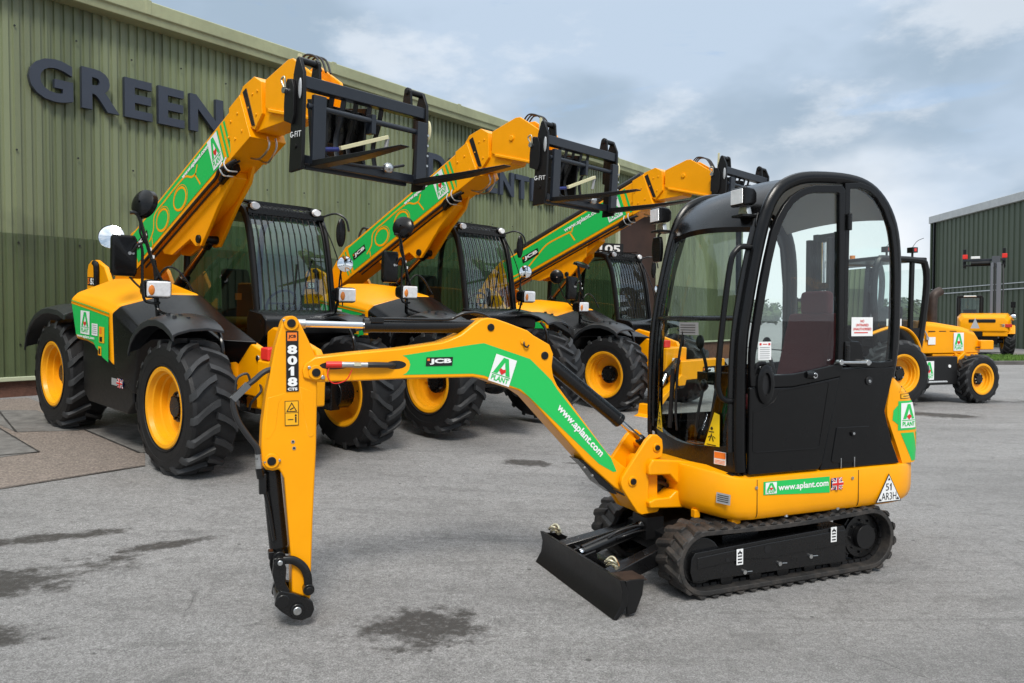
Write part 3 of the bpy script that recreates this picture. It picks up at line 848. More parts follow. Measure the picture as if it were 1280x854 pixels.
mb = MB()
mb.box(-.42, .42, -.27, .27, .18, .36, BLKM); mb.box(.10, .36, -.34, .34, .20, .30, BLK); mb.box(-.36, -.12, -.34, .34, .20, .30, BLK)
mb.cyl((0, 0, .34), (0, 0, .425), .26, BLKM, n=36)
for k in range(24):
    a = k * math.pi / 12; mb.bolt((.235 * math.cos(a), .235 * math.sin(a), .405), (0, 0, 1), .012, BLK)
mb.prism([(.42, .20), (.66, .17), (.66, .30), (.42, .38)], -.22, .22, BLKM)
mb.build('undercarriage', ex, .008)

# dozer blade
mb = MB()
prof = [(1.140, .208), (1.168, .213), (1.152, .15), (1.162, .08), (1.205, .012), (1.185, .004), (1.125, .07), (1.118, .14)]
mb.prism(prof, -.44, .565, BLKM)
for y in (-.44, .56):
    pass
bl = mb.build('dozer_blade', ex, .004)
for pp, ya, yb, mm_ in (([(1.12, .02), (1.13, .20), (1.10, .205), (1.02, .20), (1.03, .12), (1.07, .03)], .545, .560, BLKM), ([(1.12, .12), (1.13, .20), (1.04, .19), (.98, .16), (1.02, .12)], -.435, -.42, BLKM),
                        ([(1.12, .04), (1.125, .19), (1.0, .18), (.93, .16), (.97, .06)], .40, .415, RUST), ([(1.13, .186), (1.13, .20), (1.0, .195), (.98, .182)], .40, .54, RUST)):
    mb = MB(); mb.prism(pp, ya, yb, mm_); mb.build('side_plate', bl, .003)
mb = MB()
for y in (.30, -.30):
    y2 = y * .62
    mb.rings([[(1.12, y - .05, .07), (1.12, y + .05, .07), (1.12, y + .05, .16), (1.12, y - .05, .16)], [(.50, y2 - .04, .20), (.50, y2 + .04, .20), (.50, y2 + .04, .30), (.50, y2 - .04, .30)]], BLK)
mb.bar((1.0, -.28, .13), (1.0, .28, .13), .07, .07, BLK); mb.bar((.62, -.2, .22), (.62, .2, .22), .08, .08, BLK)
mb.build('blade_arm', bl, .008)
mb = MB()
mb.cyl((1.10, .02, .20), (.66, .02, .32), .038, BLK, n=20); mb.cyl((1.12, .02, .195), (1.02, .02, .222), .022, CHR, n=14)
mb.box(.60, .72, -.06, .10, .25, .38, BLKM); mb.prism([(1.13, .11), (1.13, .20), (1.05, .22), (1.03, .14)], -.05, -.035, BLK); mb.prism([(1.13, .11), (1.13, .20), (1.05, .22), (1.03, .14)], .075, .09, BLK)
mb.tube([(.95, .05, .27), (.90, .07, .31), (.80, .07, .33), (.72, .07, .33)], .008, HOSE); mb.tube([(.9, .05, .26), (.87, .08, .28), (.78, .085, .30), (.70, .08, .30)], .008, BLK)
mb.bolt((.74, .065, .34), (0, 1, 0), .014, STL); mb.bolt((.70, .065, .345), (0, 1, 0), .014, STL)
mb.build('blade_ram', bl, .004)
for y in (.36, -.36):
    mb = MB()
    for k in range(2):
        ring = [(1.095 + .03 * math.cos(a) + .01 * k, y + .035 * math.sin(a), .226 + .02 * k + .012 * math.sin(2 * a)) for a in [i * math.pi / 6 for i in range(12)]]
        mb.tube(ring, .008, BRS, 8, 2, True)
    mb.cyl((1.08, y - .05, .22), (1.10, y + .05, .22), .009, BRS, n=8); mb.build('shackle', bl)

# slewing house
def house_plan(s):
    pts = [(.545, .17), (.535, .22), (.51, .29), (.475, .36), (.43, .43), (.37, .475), (.28, .49), (-.05, .49), (-.55, .49), (-.84, .488), (-.94, .472), (-1.03, .425), (-1.095, .33), (-1.13, .18), (-1.14, 0)]
    full = pts + [(x, -y) for x, y in pts[::-1][1:]]
    cx = -.1
    return [((x - cx) * s + cx, y * s) for x, y in full]
mb = MB(); rs = []
for z, s, lift in ((.405, .90, 0), (.413, .945, 0), (.435, .978, 0), (.47, .995, 0), (.51, 1, 0), (.640, 1, 0), (.652, .992, 0), (.656, .975, 0)):
    ring = []
    for x, y in house_plan(s):
        f = max(0, min(1, (x - .30) / .25)); f = f * f * (3 - 2 * f)
        zz = z + (.030 * f if z < .5 else .050 * f)
        ring.append((x, y, zz))
    rs.append(ring)
mb.rings(rs, YEL)
hs = mb.build('house', ex)
mb = MB()
for x in (.238, -.52):
    mb.tube([(x, .4905, .645), (x, .4915, .50), (x - .003, .488, .45), (x - .006, .474, .425)], .0022, BLKV, 6, 3)
for x, z in ((.245, .60), (-.47, .60)): mb.bolt((x, .488, z), (0, 1, 0), .010, STL, .008)
mb.bolt((.0, .455, .413), (0, .3, -1), .012, STL); mb.box(-.44, -.33, .41, .47, .392, .416, BLK); mb.bolt((-.38, .46, .42), (0, 1, 0), .012, STL)
mb.build('panel_seam', hs)
mb = MB(); mb.box(.30, .36, .38, .43, .385, .43, YEL); mb.build('jacking_lug', hs, .006); mb = MB(); mb.box(.47, .51, .24, .28, .40, .45, YEL); mb.build('jacking_lug', hs, .006)
d = Dec((.195, .49, .548), (-1, 0, -.004), (0, 0, 1))
d.poly([(0, .006), (.49, -.018), (.487, .078), (0, .082)], GRN, 0)
d.hire(.012, .010, .080, .066, 1)
d.text('www.aplant.com', .105, .012, .372, .048, WHT, 1, .025)
d.mb.v = [tuple(v) for v in d.mb.v]
d.jack(.497, -.004, .085, .070, 1)
d.build('hire_banner', hs)
d = Dec((-.715, .478, .43), (-.985, -.09, 0), (0, 0, 1), .004)
# triangle plate follows the tail curve
d = Dec((-.655, .492, .430), (-1, -.01, 0), (0, 0, 1), .004)
d.poly([(0, 0), (.215, 0), (.1075, .178)], BLKV, 0); d.poly([(.010, .006), (.205, .006), (.1075, .166)], WHT, 1)
d.poly([(.020, .012), (.046, .012), (.033, .030)], BLKV, 2); d.poly([(.169, .012), (.195, .012), (.182, .030)], BLKV, 2); d.poly([(.096, .135), (.119, .135), (.1075, .152)], BLKV, 2)
d.text('5', .081, .072, .026, .044, BLKV, 2, .0); d.one(.115, .072, .014, .044, BLKV, 2); d.text('AR3H', .046, .014, .124, .046, BLKV, 2, .0)
d.build('triangle_plate', hs)
d = Dec((.575, .19, .50), (-.6, .8, 0), (0, 0, 1), .010)
d = Dec((.448, .405, .545), (-.45, .89, -.05), (0, 0, 1), .010); d.rect(0, -.028, .085, .032, GREYST, 0)
for j in range(4): d.rect(.008, -.016 + j * .011, .075, -.012 + j * .011, BLKV, 1)
d.build('rating_plate', hs)

# swing bracket (kingpost) with its frame arms
mb = MB()
mb.prism([(.42, .60), (.42, .700), (.56, .722), (.72, .738), (.745, .70), (.745, .645), (.60, .638), (.565, .60), (.545, .58)], -.165, .165, YEL)
mb.prism([(.42, .43), (.735, .450), (.745, .49), (.70, .508), (.60, .508), (.56, .54), (.42, .54)], -.165, .165, YEL)
mb.prism([(.50, .50), (.74, .50), (.74, .66), (.50, .66)], -.04, .04, BLK)  # black block paints in the shade of the opening between the arms
mb.cyl((.68, 0, .43), (.68, 0, .76), .05, BLKM, n=20)
br = mb.build('front_frame', hs, .012)
mb = MB()
for k in range(5): mb.tube([(.55, .06 - .03 * k, .55), (.62, .07 - .03 * k, .58), (.74, .06 - .03 * k, .56 + .01 * k), (.85, .05 - .025 * k, .52)], .013, HOSE)
mb.build('hydraulic_hoses', br)
mb = MB()
kp = [(.742, .845), (.705, .876), (.665, .874), (.630, .845), (.624, .80), (.629, .748), (.645, .735), (.722, .728), (.722, .50), (.655, .49), (.648, .43), (.662, .415), (.770, .408), (.80, .425), (.862, .515), (.902, .575), (.910, .61), (.900, .64)]
mb.prism(kp, .095, .128, YEL); mb.prism(kp, -.128, -.095, YEL)
mb.prism([(.64, .42), (.78, .415), (.85, .51), (.80, .56), (.725, .60), (.725, .72), (.64, .74)], -.094, .094, YEL)
kg = mb.build('swing_bracket', ex, .008)
for x, z, r in ((.834, .613, .030), (.672, .80, .026)):
    mb = MB(); mb.cyl((x, -.14, z), (x, .137, z), r, YEL, n=20); mb.cyl((x, -.146, z), (x, .146, z), r * .62, BLKM, n=16); mb.build('pivot_pin', kg, .003)

# boom
boom = [(2.675, 1.335), (2.688, 1.30), (2.682, 1.262), (2.615, 1.240), (2.364, 1.241), (2.17, 1.244), (1.80, 1.242), (1.735, 1.230), (1.668, 1.204), (1.536, 1.162), (1.47, 1.118), (1.121, .742), (.93, .575), (.86, .53), (.80, .56), (.79, .64), (.86, .69), (.975, .780), (1.297, 1.183), (1.322, 1.235), (1.330, 1.29), (1.322, 1.36), (1.345, 1.412), (1.442, 1.464), (1.479, 1.492), (1.60, 1.535), (1.665, 1.556), (1.712, 1.562), (1.752, 1.554), (1.80, 1.522), (1.864, 1.472), (1.93, 1.445), (1.97, 1.432), (2.198, 1.402), (2.442, 1.383), (2.627, 1.365)]
mb = MB(); mb.prism(boom, -.088, .088, YEL)
bm_ = mb.build('boom', ex, .010)
# raised outer flange edges along the boom
mb = MB()
d = Dec((0, .088, 0), (-1, 0, 0), (0, 0, 1), .0016)
q = lambda pts: [(-x, z) for x, z in pts]
dec = [(2.184, 1.366), (2.165, 1.357), (2.150, 1.340), (2.144, 1.318), (2.150, 1.293), (2.164, 1.275), (2.184, 1.266), (1.801, 1.262), (1.735, 1.250), (1.668, 1.222), (1.522, 1.168), (1.475, 1.128), (1.034, .722), (.940, .668), (.918, .670), (.954, .748), (1.30, 1.160), (1.335, 1.212), (1.387, 1.262), (1.467, 1.335), (1.668, 1.402), (1.737, 1.425), (1.80, 1.418)]
d.poly(q(dec), GRN, 0)
d.maker(-2.062, 1.308, .150, .046, 2)
d.build('green_livery', bm_)
a_ = R(-19); d = Dec((1.665, .088, 1.372), (-math.cos(a_), 0, math.sin(a_)), (0, 0, 1), .004); d.hire(0, -.155, .128, .150, 0); d.build('hire_badge', bm_)
a_ = R(-46.5); d = Dec((1.315, .088, 1.045), (-math.cos(a_), 0, math.sin(a_)), (0, 0, 1), .004); d.text('www.aplant.com', 0, 0, .405, .056, WHT, 0, .03); d.build('web_lettering', bm_)
for x, z, r in ((1.697, 1.510, .020), (1.377, 1.352, .022)): mb = MB(); mb.cyl((x, -.095, z), (x, .095, z), r, BLKM, n=18); mb.build('pivot_pin', bm_, .003)
mb = MB(); mb.cyl((2.623, -.10, 1.29), (2.623, .10, 1.29), .036, YEL, n=22); mb.cyl((2.623, -.108, 1.29), (2.623, .108, 1.29), .021, BLKM, n=18); mb.bolt((2.655, .09, 1.315), (0, 1, 0), .009, STL); mb.bolt((2.59, .09, 1.265), (0, 1, 0), .011, STL); mb.build('pivot_pin', bm_, .003)
mb = MB(); mb.tube([(1.505, .09, 1.435), (1.505, .10, 1.41), (1.49, .102, 1.40), (1.478, .1, 1.412)], .005, BLKM); mb.cyl((1.51, .086, 1.43), (1.51, .096, 1.43), .014, YEL, n=12); mb.build('lifting_hook', bm_, .002)
mb = MB(); e = [(2.22 + .055 * math.cos(a), .0885, 1.318 + .022 * math.sin(a)) for a in [i * math.pi / 10 for i in range(20)]]
mb.add(e, [list(range(20))], BLKV); e = [(2.53 + .075 * math.cos(a), .0885, 1.322 + .020 * math.sin(a)) for a in [i * math.pi / 10 for i in range(20)]]; mb.add(e, [list(range(20))], BLKV)
mb.tube([(2.20, .05, 1.312), (2.25, .10, 1.318), (2.32, .112, 1.322), (2.37, .112, 1.323)], .015, HOSE, 10); mb.cyl((2.365, .112, 1.323), (2.405, .112, 1.324), .014, STL, n=12)
mb.cyl((2.405, .112, 1.324), (2.44, .112, 1.325), .017, BRS, n=6); mb.cyl((2.44, .112, 1.325), (2.50, .112, 1.327), .015, STL, n=12); mb.cyl((2.50, .112, 1.327), (2.575, .105, 1.328), .017, REDV, n=14)
mb.tube([(2.56, .108, 1.318), (2.57, .118, 1.27), (2.54, .12, 1.235), (2.48, .12, 1.25), (2.45, .115, 1.30)], .0028, REDV, 6)
mb.build('hose_coupling', bm_)
mb = MB(); mb.prism([(1.16, .755), (1.10, .70), (1.02, .60), (.93, .535), (.90, .53), (.93, .57), (1.12, .745)], -.05, .07, BLK); mb.bolt((1.12, .07, .705), (0, 1, 0), .008, STL); mb.bolt((1.07, .07, .655), (0, 1, 0), .008, STL); mb.build('boom_light', bm_, .01)
mb = MB()
mb.cyl((1.318, 0, 1.315), (.862, 0, .962), .042, BLK, n=24); mb.cyl((.872, 0, .970), (.845, 0, .949), .044, BLK, n=24)
mb.cyl((.862, 0, .962), (.70, 0, .828), .018, CHR, n=16); mb.cyl((.715, 0, .84), (.655, 0, .79), .03, BLK, n=14)
mb.build('boom_ram', ex, .004)
mb = MB()
mb.cyl((2.352, 0, 1.521), (1.70, 0, 1.513), .036, BLK, n=24); mb.cyl((2.368, 0, 1.521), (2.335, 0, 1.521), .039, BLK, n=24)
mb.cyl((2.352, 0, 1.521), (2.72, 0, 1.532), .0175, CHR, n=18); mb.cyl((2.66, 0, 1.530), (2.70, 0, 1.531), .024, STL, n=14)
mb.tube([(2.31, .03, 1.545), (2.27, .034, 1.556), (2.1, .034, 1.553), (1.92, .03, 1.553), (1.87, .035, 1.57), (1.83, .04, 1.585), (1.76, .04, 1.588), (1.69, .03, 1.565), (1.6, .02, 1.50)], .0085, BLK, 8)
mb.tube([(2.31, -.03, 1.545), (2.1, -.034, 1.553), (1.9, -.03, 1.555), (1.80, -.04, 1.59), (1.70, -.03, 1.57)], .0085, BLK, 8)
mb.box(2.27, 2.34, -.025, .045, 1.535, 1.562, BLK)
mb.build('dipper_ram', ex, .003)
# dipper
dip = [(2.725, 1.566), (2.757, 1.566), (2.778, 1.545), (2.815, 1.418), (2.858, 1.191), (2.879, 1.038), (2.886, .90), (2.884, .845), (2.862, .818), (2.83, .81), (2.800, .815), (2.778, .77), (2.745, .32), (2.745, .16), (2.735, .10), (2.70, .085), (2.672, .10), (2.655, .158), (2.640, .557), (2.621, .912), (2.614, 1.20), (2.618, 1.36), (2.655, 1.45), (2.700, 1.545)]
mb = MB(); mb.prism(dip, -.072, .072, YEL); dp_ = mb.build('dipper', ex, .010)
for x, z, bs in ((2.738, 1.534, ((2.772, 1.548),)), (2.836, .862, ((2.800, .862), (2.866, .858)))):
    mb = MB(); mb.cyl((x, -.085, z), (x, .085, z), .036, YEL, n=22); mb.cyl((x, -.092, z), (x, .092, z), .021, BLKM, n=18)
    for p in bs: mb.bolt((p[0], .073, p[1]), (0, 1, 0), .008, STL)
    mb.build('pivot_pin', dp_, .003)
for x, z in ((2.734, .949), (2.729, .917)): mb = MB(); mb.cyl((x, .07, z), (x, .075, z), .009, STL, n=12); mb.cyl((x, .07, z), (x, .0765, z), .005, BLKV, n=10); mb.build('grease_port', dp_)
for poly in ([(2.770, 1.19), (2.80, 1.14), (2.815, 1.02), (2.84, .975), (2.858, .97), (2.868, .985), (2.85, 1.17)], [(2.700, 1.22), (2.685, 1.12), (2.662, .98), (2.65, .965), (2.632, .975), (2.632, 1.19)]):
    mb = MB(); mb.prism(poly, .070, .0745, YEL); mb.build('weld_plate', dp_, .003, 1)
d = Dec((0, .072, 0), (-1, 0, 0), (0, 0, 1), .004)
d.rect(-2.764, 1.198, -2.704, 1.495, BLKV, 0); d.rect(-2.757, 1.447, -2.711, 1.488, ORG, 1); d.text('JCB', -2.752, 1.459, .036, .018, BLKV, 2, .04)
for i, ch in enumerate('8018'):
    if ch == '1': d.one(-2.752, 1.382 - i * .053, .026, .045, WHT, 1)
    else: d.text(ch, -2.757, 1.382 - i * .053, .046, .045, WHT, 1, .05)
d.text('CTS', -2.757, 1.203, .046, .014, WHT, 1, .05)
d.rect(-2.772, 1.030, -2.706, 1.152, BLKV, 0); d.rect(-2.769, 1.094, -2.709, 1.149, WRN, 1); d.rect(-2.769, 1.033, -2.709, 1.091, WRN, 1)
d.line([(-2.762, 1.10), (-2.716, 1.10), (-2.739, 1.141), (-2.762, 1.10)], .004, BLKV, 2); d.line([(-2.748, 1.108), (-2.730, 1.118)], .005, BLKV, 2)
d.line([(-2.72, 1.045), (-2.72, 1.073)], .007, BLKV, 2); d.ring(-2.72, 1.08, .005, .005, .005, BLKV, 2, n=10); d.line([(-2.758, 1.060), (-2.732, 1.060)], .004, BLKV, 2)
d.build('model_plate', dp_)
mb = MB()
mb.cyl((2.836, 0, .835), (2.800, 0, .415), .045, BLK, n=24); mb.cyl((2.836, 0, .80), (2.838, 0, .835), .048, BLK, n=24); mb.cyl((2.803, 0, .45), (2.797, 0, .40), .03, BLK, n=18); mb.cyl((2.800, -.06, .375), (2.800, .06, .375), .03, BLK, n=18)
mb.tube([(2.87, .05, .77), (2.865, .055, .70), (2.848, .055, .62), (2.83, .052, .50), (2.822, .045, .46)], .010, BLK); mb.box(2.86, 2.895, .02, .075, .70, .80, BLK)
mb.build('bucket_ram', ex, .004)
# tipping link and hook
for nm, pts, ys in (('tipping_link', [(2.832, .385), (2.79, .39), (2.772, .33), (2.777, .26), (2.755, .215), (2.79, .195), (2.822, .235), (2.838, .30)], ((.075, .100), (-.100, -.075))),
                    ('bucket_hitch', [(2.82, .20), (2.80, .225), (2.74, .205), (2.68, .175), (2.648, .15), (2.640, .11), (2.655, .075), (2.70, .062), (2.745, .075), (2.80, .12), (2.83, .155)], ((.072, .105), (-.105, -.072)))):
    mb = MB()
    for a, b in ys: mb.prism(pts, a, b, BLK)
    if nm == 'tipping_link': mb.cyl((2.803, -.115, .365), (2.803, .115, .365), .026, BLK, n=18); mb.cyl((2.803, .11, .365), (2.803, .12, .365), .013, STL, n=12); mb.box(2.82, 2.85, -.03, .03, .36, .40, BLK)
    else: mb.cyl((2.724, -.118, .119), (2.724, .118, .119), .034, BLK, n=20); mb.cyl((2.724, .10, .119), (2.724, .124, .119), .021, STL, n=16); mb.cyl((2.79, -.11, .17), (2.79, .11, .17), .035, BLK, n=18)
    mb.build(nm, ex, .006)
mb = MB()
for s in (1, -1): mb.tube([(2.79, .088 * s, .37), (2.74, .09 * s, .365), (2.695, .092 * s, .33), (2.672, .092 * s, .28), (2.668, .092 * s, .225)], (.022, .016), BLK, 10, 6, flat=(0, 1, 0))
mb.cyl((2.668, -.118, .215), (2.668, .118, .215), .028, BLK, n=16); mb.bolt((2.668, .11, .215), (0, 1, 0), .019, BLKM, .02)
mb.build('hook_link', ex, .004)
mb = MB()
mb.tube([(2.755, .02, 1.31), (2.85, .05, 1.303), (2.915, .06, 1.255), (2.98, .07, 1.205), (3.01, .075, 1.16), (2.99, .08, 1.07), (2.94, .08, .985), (2.903, .08, .93), (2.898, .08, .875)], .014, HOSE, 10)
mb.bar((2.94, .066, 1.238), (3.012, .076, 1.168), .031, .030, GRYS); mb.cyl((2.898, .08, .90), (2.893, .075, .83), .016, STL, n=10); mb.cyl((2.893, .075, .83), (2.885, .06, .78), .019, BLK, n=10)
mb.tube([(2.93, .06, 1.25), (2.945, .065, 1.29), (2.99, .07, 1.27), (3.0, .075, 1.21)], .006, HOSE)
mb.build('bucket_hose', dp_)

# cab
W2 = .468
prof = [(.322, .690), (.330, .81), (.332, 1.10), (.322, 1.42), (.290, 1.62), (.225, 1.92), (.156, 2.16), (.09, 2.275), (.01, 2.335), (-.11, 2.374), (-.28, 2.388), (-.454, 2.386), (-.58, 2.362), (-.68, 2.308), (-.766, 2.215), (-.822, 2.085), (-.845, 1.90), (-.844, 1.60), (-.833, 1.38), (-.800, 1.20)]
mb = MB()
for s in (1, -1):
    mb.tube([(x, s * (W2 - .02), z) for x, z in prof], (.038, .030), PLA, 12, 3, flat=(0, 1, 0))
cab = mb.build('cab', ex)
# roof skin from the front visor over the top to the rear
mb = MB()
sec = [(.195, 2.075), (.185, 2.135), (.14, 2.215), (.085, 2.283), (.01, 2.338), (-.11, 2.378), (-.28, 2.393), (-.454, 2.391), (-.58, 2.366), (-.68, 2.312), (-.745, 2.25), (-.785, 2.19)]
rs = []
for i, (x, z) in enumerate(sec):
    row = []
    for k in range(13):
        t = -1 + k / 6; y = t * (W2 - .015); b = 1 - t * t
        fr = max(0, 1 - i / 4)
        row.append((x + .10 * b * fr, y, z + .030 * b * (1 if i > 1 else .4) + (.02 * b * fr)))
    rs.append(row)
outer = [p for p in rs]
mb.rings(rs, PLA, False, False, False)
inner = [[(p[0] - .012 * (1 if i < 4 else 0) + (.012 if i > 9 else 0), p[1], p[2] - .030) for p in r] for i, r in enumerate(rs)]
mb.rings(inner, LINER, False, False, False)
for r0, r1 in ((rs[0], inner[0]), (rs[-1], inner[-1])): mb.add(list(r0) + list(r1), [(i, i + 1, 13 + i + 1, 13 + i) for i in range(12)], PLA)
mb.bolt((-.30, .30, 2.40), (0, 0, 1), .012, PLA, .02)
mb.build('cab_roof', cab)
def xfront(y, z):
    b = 1 - (y / W2) ** 2
    zs = [(.66, .33), (.81, .334), (1.10, .332), (1.42, .322), (1.62, .29), (1.92, .225), (2.2, .14)]
    for (a, xa), (c, xc) in zip(zs, zs[1:]):
        if z <= c:
            x = xa + (xc - xa) * (z - a) / (c - a); break
    else: x = zs[-1][1]
    return x + .095 * b
def front_strip(mb, zlo, zhi, m, y0=-.44, y1=.44, nz=6, off=0.0, lowf=None):
    ny = 14; V = []
    for j in range(nz + 1):
        for i in range(ny + 1):
            y = y0 + (y1 - y0) * i / ny; a = zlo if lowf is None else lowf(y); z = a + (zhi - a) * j / nz
            V.append((xfront(y, z) + off, y, z))
    mb.add(V, [(j * (ny + 1) + i, j * (ny + 1) + i + 1, (j + 1) * (ny + 1) + i + 1, (j + 1) * (ny + 1) + i) for j in range(nz) for i in range(ny)], m)
curve = lambda y: .80 + .09 * (abs(y - .1) / .5) ** 2
mb = MB(); ny = 14
V = []
for j in range(2):
    for i in range(ny + 1):
        y = -.455 + .91 * i / ny; z = .64 if j == 0 else curve(y); V.append((xfront(y, z), y, z))
mb.add(V, [(i, i + 1, ny + 2 + i, ny + 1 + i) for i in range(ny)], BLK)
V2 = [(v[0] - .03, v[1], v[2]) for v in V]; mb.add(V2, [(i, i + 1, ny + 2 + i, ny + 1 + i) for i in range(ny)], BLK)
mb.add(V[ny + 1:] + V2[ny + 1:], [(i, i + 1, ny + 2 + i, ny + 1 + i) for i in range(ny)], BLK)
fp = mb.build('front_panel', cab)
def fdec(y, z, lift=.006):
    nx = Vector((1, .095 * 2 * y / W2 ** 2, 0)).normalized()
    u = Vector((-nx.y, nx.x, 0)); return Dec((xfront(y, z), y, z), u, (0, 0, 1), lift)
d = fdec(.30, .715); d.rect(0, 0, .085, .075, WHT, 0); d.rect(.003, .036, .082, .072, ORG, 1); [d.rect(.006, .006 + .008 * j, .078, .009 + .008 * j, ORG, 1) for j in range(3)]; d.build('warning_sticker', fp)
mb = MB(); front_strip(mb, .8, 1.545, GLF, -.44, .40, 6, 0, curve); g1 = mb.build('front_glass', cab)
mb = MB(); front_strip(mb, 1.575, 2.13, GLF, -.44, .40, 6); mb.build('front_glass', cab)
mb = MB(); front_strip(mb, 1.545, 1.575, BLK, -.44, .42, 1, .003); mb.tube([(xfront(y, 1.56) + .004, y, 1.56) for y in [-.43 + .86 * i / 10 for i in range(11)]], .013, BLK, 8, 2); mb.build('window_rail', cab)
mb = MB()
for y0 in (.415, -.425):
    mb.tube([(xfront(y0, z) + .002, y0, z) for z in (.80, 1.0, 1.3, 1.56, 1.8, 2.0, 2.12)], (.020, .034), BLK, 10, 2, flat=(1, 0, 0))
mb.tube([(xfront(-.36, z) + .012, -.36, z) for z in (.85, 1.2, 1.56, 1.8, 2.08)], .010, BLK, 8, 2)
mb.build('window_post', cab)
for yy, rot in ((-.285, .1), (.235, -.1)):
    d = fdec(yy, .845 if yy < 0 else .815, .010)
    d.poly([(0, 0), (.115, -.012), (.06, .19)], YST, 0) if yy < 0 else d.poly([(0, .0), (.115, .004), (.115, .19), (.075, .20)], YST, 0)
    d.line([(.040, .03), (.055, .07), (.07, .03)], .008, BLKV, 1); d.line([(.035, .085), (.075, .085)], .006, BLKV, 1); d.ring(.057, .105, .010, .010, .010, BLKV, 1, n=12); d.line([(.02, .01), (.09, .008)], .005, BLKV, 1)
    d.line([(.03, .05), (.045, .06)], .005, BLKV, 1); d.line([(.085, .05), (.068, .06)], .005, BLKV, 1)
    d.build('crush_hazard_sticker', g1)
d = fdec(-.02, 1.46, .006); d.rect(0, 0, .20, .075, GREYST, 0)
for j in range(4): d.rect(.012, .012 + .015 * j, .17, .016 + .015 * j, BLKV, 1)
d.build('notice_sticker', g1)
d = fdec(-.40, .765); d.rect(0, 0, .07, .05, WHT, 0); d.build('serial_sticker', fp)
mb = MB()
mb.tube([(.20, .43, 1.955), (.30, .435, 1.965), (.345, .43, 1.945), (.385, .425, 1.86), (.435, .42, 1.50), (.458, .42, 1.25), (.452, .42, 1.15), (.42, .425, 1.10), (.34, .43, 1.09)], .017, PLA, 12); mb.build('grab_handle', cab)
mb = MB(); mb.tube([(.40, .02, 1.54), (.435, .0, 1.3), (.44, -.02, 1.0), (.43, -.02, .87)], .008, BLK); mb.tube([(.41, -.04, 1.3), (.44, -.05, 1.1), (.44, -.06, .92)], .006, BLK); mb.bar((.445, -.045, 1.25), (.45, -.07, .88), .012, .025, RUB); mb.build('wiper', cab)

# door
def inset(poly, d):
    n = len(poly); out = []
    ar = sum(poly[i][0] * poly[(i + 1) % n][1] - poly[(i + 1) % n][0] * poly[i][1] for i in range(n)); sg = 1 if ar > 0 else -1
    for i in range(n):
        p0 = Vector(poly[i - 1]); p1 = Vector(poly[i]); p2 = Vector(poly[(i + 1) % n])
        n1 = Vector((-(p1 - p0).y, (p1 - p0).x)).normalized() * sg; n2 = Vector((-(p2 - p1).y, (p2 - p1).x)).normalized() * sg
        b = (n1 + n2)
        b = b / max(.5, b.length_squared / 2) if b.length > 1e-6 else n1
        out.append(tuple(p1 + b * d))
    return out
def frame_ring(mb, outer, inner, a0, a1, m):
    n = len(outer); V = [(p[0], a0, p[1]) for p in outer] + [(p[0], a0, p[1]) for p in inner] + [(p[0], a1, p[1]) for p in outer] + [(p[0], a1, p[1]) for p in inner]
    F = []
    for i in range(n):
        j = (i + 1) % n
        F += [(i, j, n + j, n + i), (2 * n + i, 3 * n + i, 3 * n + j, 2 * n + j), (i, 2 * n + i, 2 * n + j, j), (n + i, n + j, 3 * n + j, 3 * n + i)]
    mb.add(V, F, m)
gl = [(.262, 1.279), (.253, 1.36), (.240, 1.42), (.215, 1.56), (.185, 1.709), (.150, 1.87), (.109, 2.02), (.075, 2.10), (.036, 2.165), (-.005, 2.213), (-.05, 2.247), (-.10, 2.272), (-.16, 2.287), (-.33, 2.298), (-.345, 2.29), (-.350, 2.0), (-.352, 1.412), (-.347, 1.300), (-.335, 1.287), (-.18, 1.262), (-.011, 1.238), (.22, 1.236), (.25, 1.245)]
door_out = [(.293, .685), (.292, 1.0), (.290, 1.38), (.262, 1.56), (.228, 1.74), (.190, 1.90), (.150, 2.05), (.11, 2.13), (.065, 2.20), (.015, 2.255), (-.05, 2.292), (-.11, 2.318), (-.17, 2.332), (-.37, 2.345), (-.392, 2.32), (-.392, 2.0), (-.392, 1.60), (-.390, 1.40), (-.372, 1.27), (-.24, .72), (-.215, .672), (.1, .668), (.27, .666)]
mb = MB()
gl_out = inset(gl, -.012)
dl = [(.293, .685), (.292, 1.0), (.290, 1.38), (.262, 1.56), (.228, 1.74), (.190, 1.90), (.150, 2.05), (.11, 2.13), (.065, 2.20), (.015, 2.255), (-.05, 2.292), (-.11, 2.318), (-.17, 2.332), (-.37, 2.345), (-.392, 2.32), (-.392, 2.0), (-.392, 1.60), (-.390, 1.40), (-.385, 1.30), (-.365, 1.225), (-.18, 1.19), (-.01, 1.165), (.26, 1.165)]
# upper door frame as a ring between outline and glass
up_out = [(.292, 1.24), (.291, 1.36), (.285, 1.42), (.258, 1.58), (.228, 1.74), (.193, 1.89), (.150, 2.05), (.113, 2.13), (.065, 2.203), (.015, 2.255), (-.045, 2.292), (-.105, 2.318), (-.165, 2.332), (-.365, 2.345), (-.392, 2.32), (-.392, 2.0), (-.392, 1.42), (-.386, 1.27), (-.372, 1.215), (-.20, 1.19), (-.01, 1.165), (.20, 1.165), (.285, 1.175)]
frame_ring(mb, up_out, gl, .462, .492, PLA)
dr_ = mb.build('door', cab, .006)
mb = MB(); mb.prism([(.293, .672), (.290, 1.170), (.20, 1.164), (-.01, 1.164), (-.20, 1.189), (-.371, 1.213), (-.24, .70), (-.21, .668)], .46, .488, PLA); mb.build('door_panel', dr_, .01)
mb = MB()
pk = [(.270, 1.035), (.16, 1.065), (.115, 1.095), (.085, 1.148), (-.28, 1.192), (-.288, 1.17), (-.22, .80), (-.20, .79), (.25, .795), (.272, .81)]
frame_ring(mb, pk, inset(pk, .010), .486, .491, PLA)
mb.build('pressed_bead', dr_, .002, 1)
mb = MB()
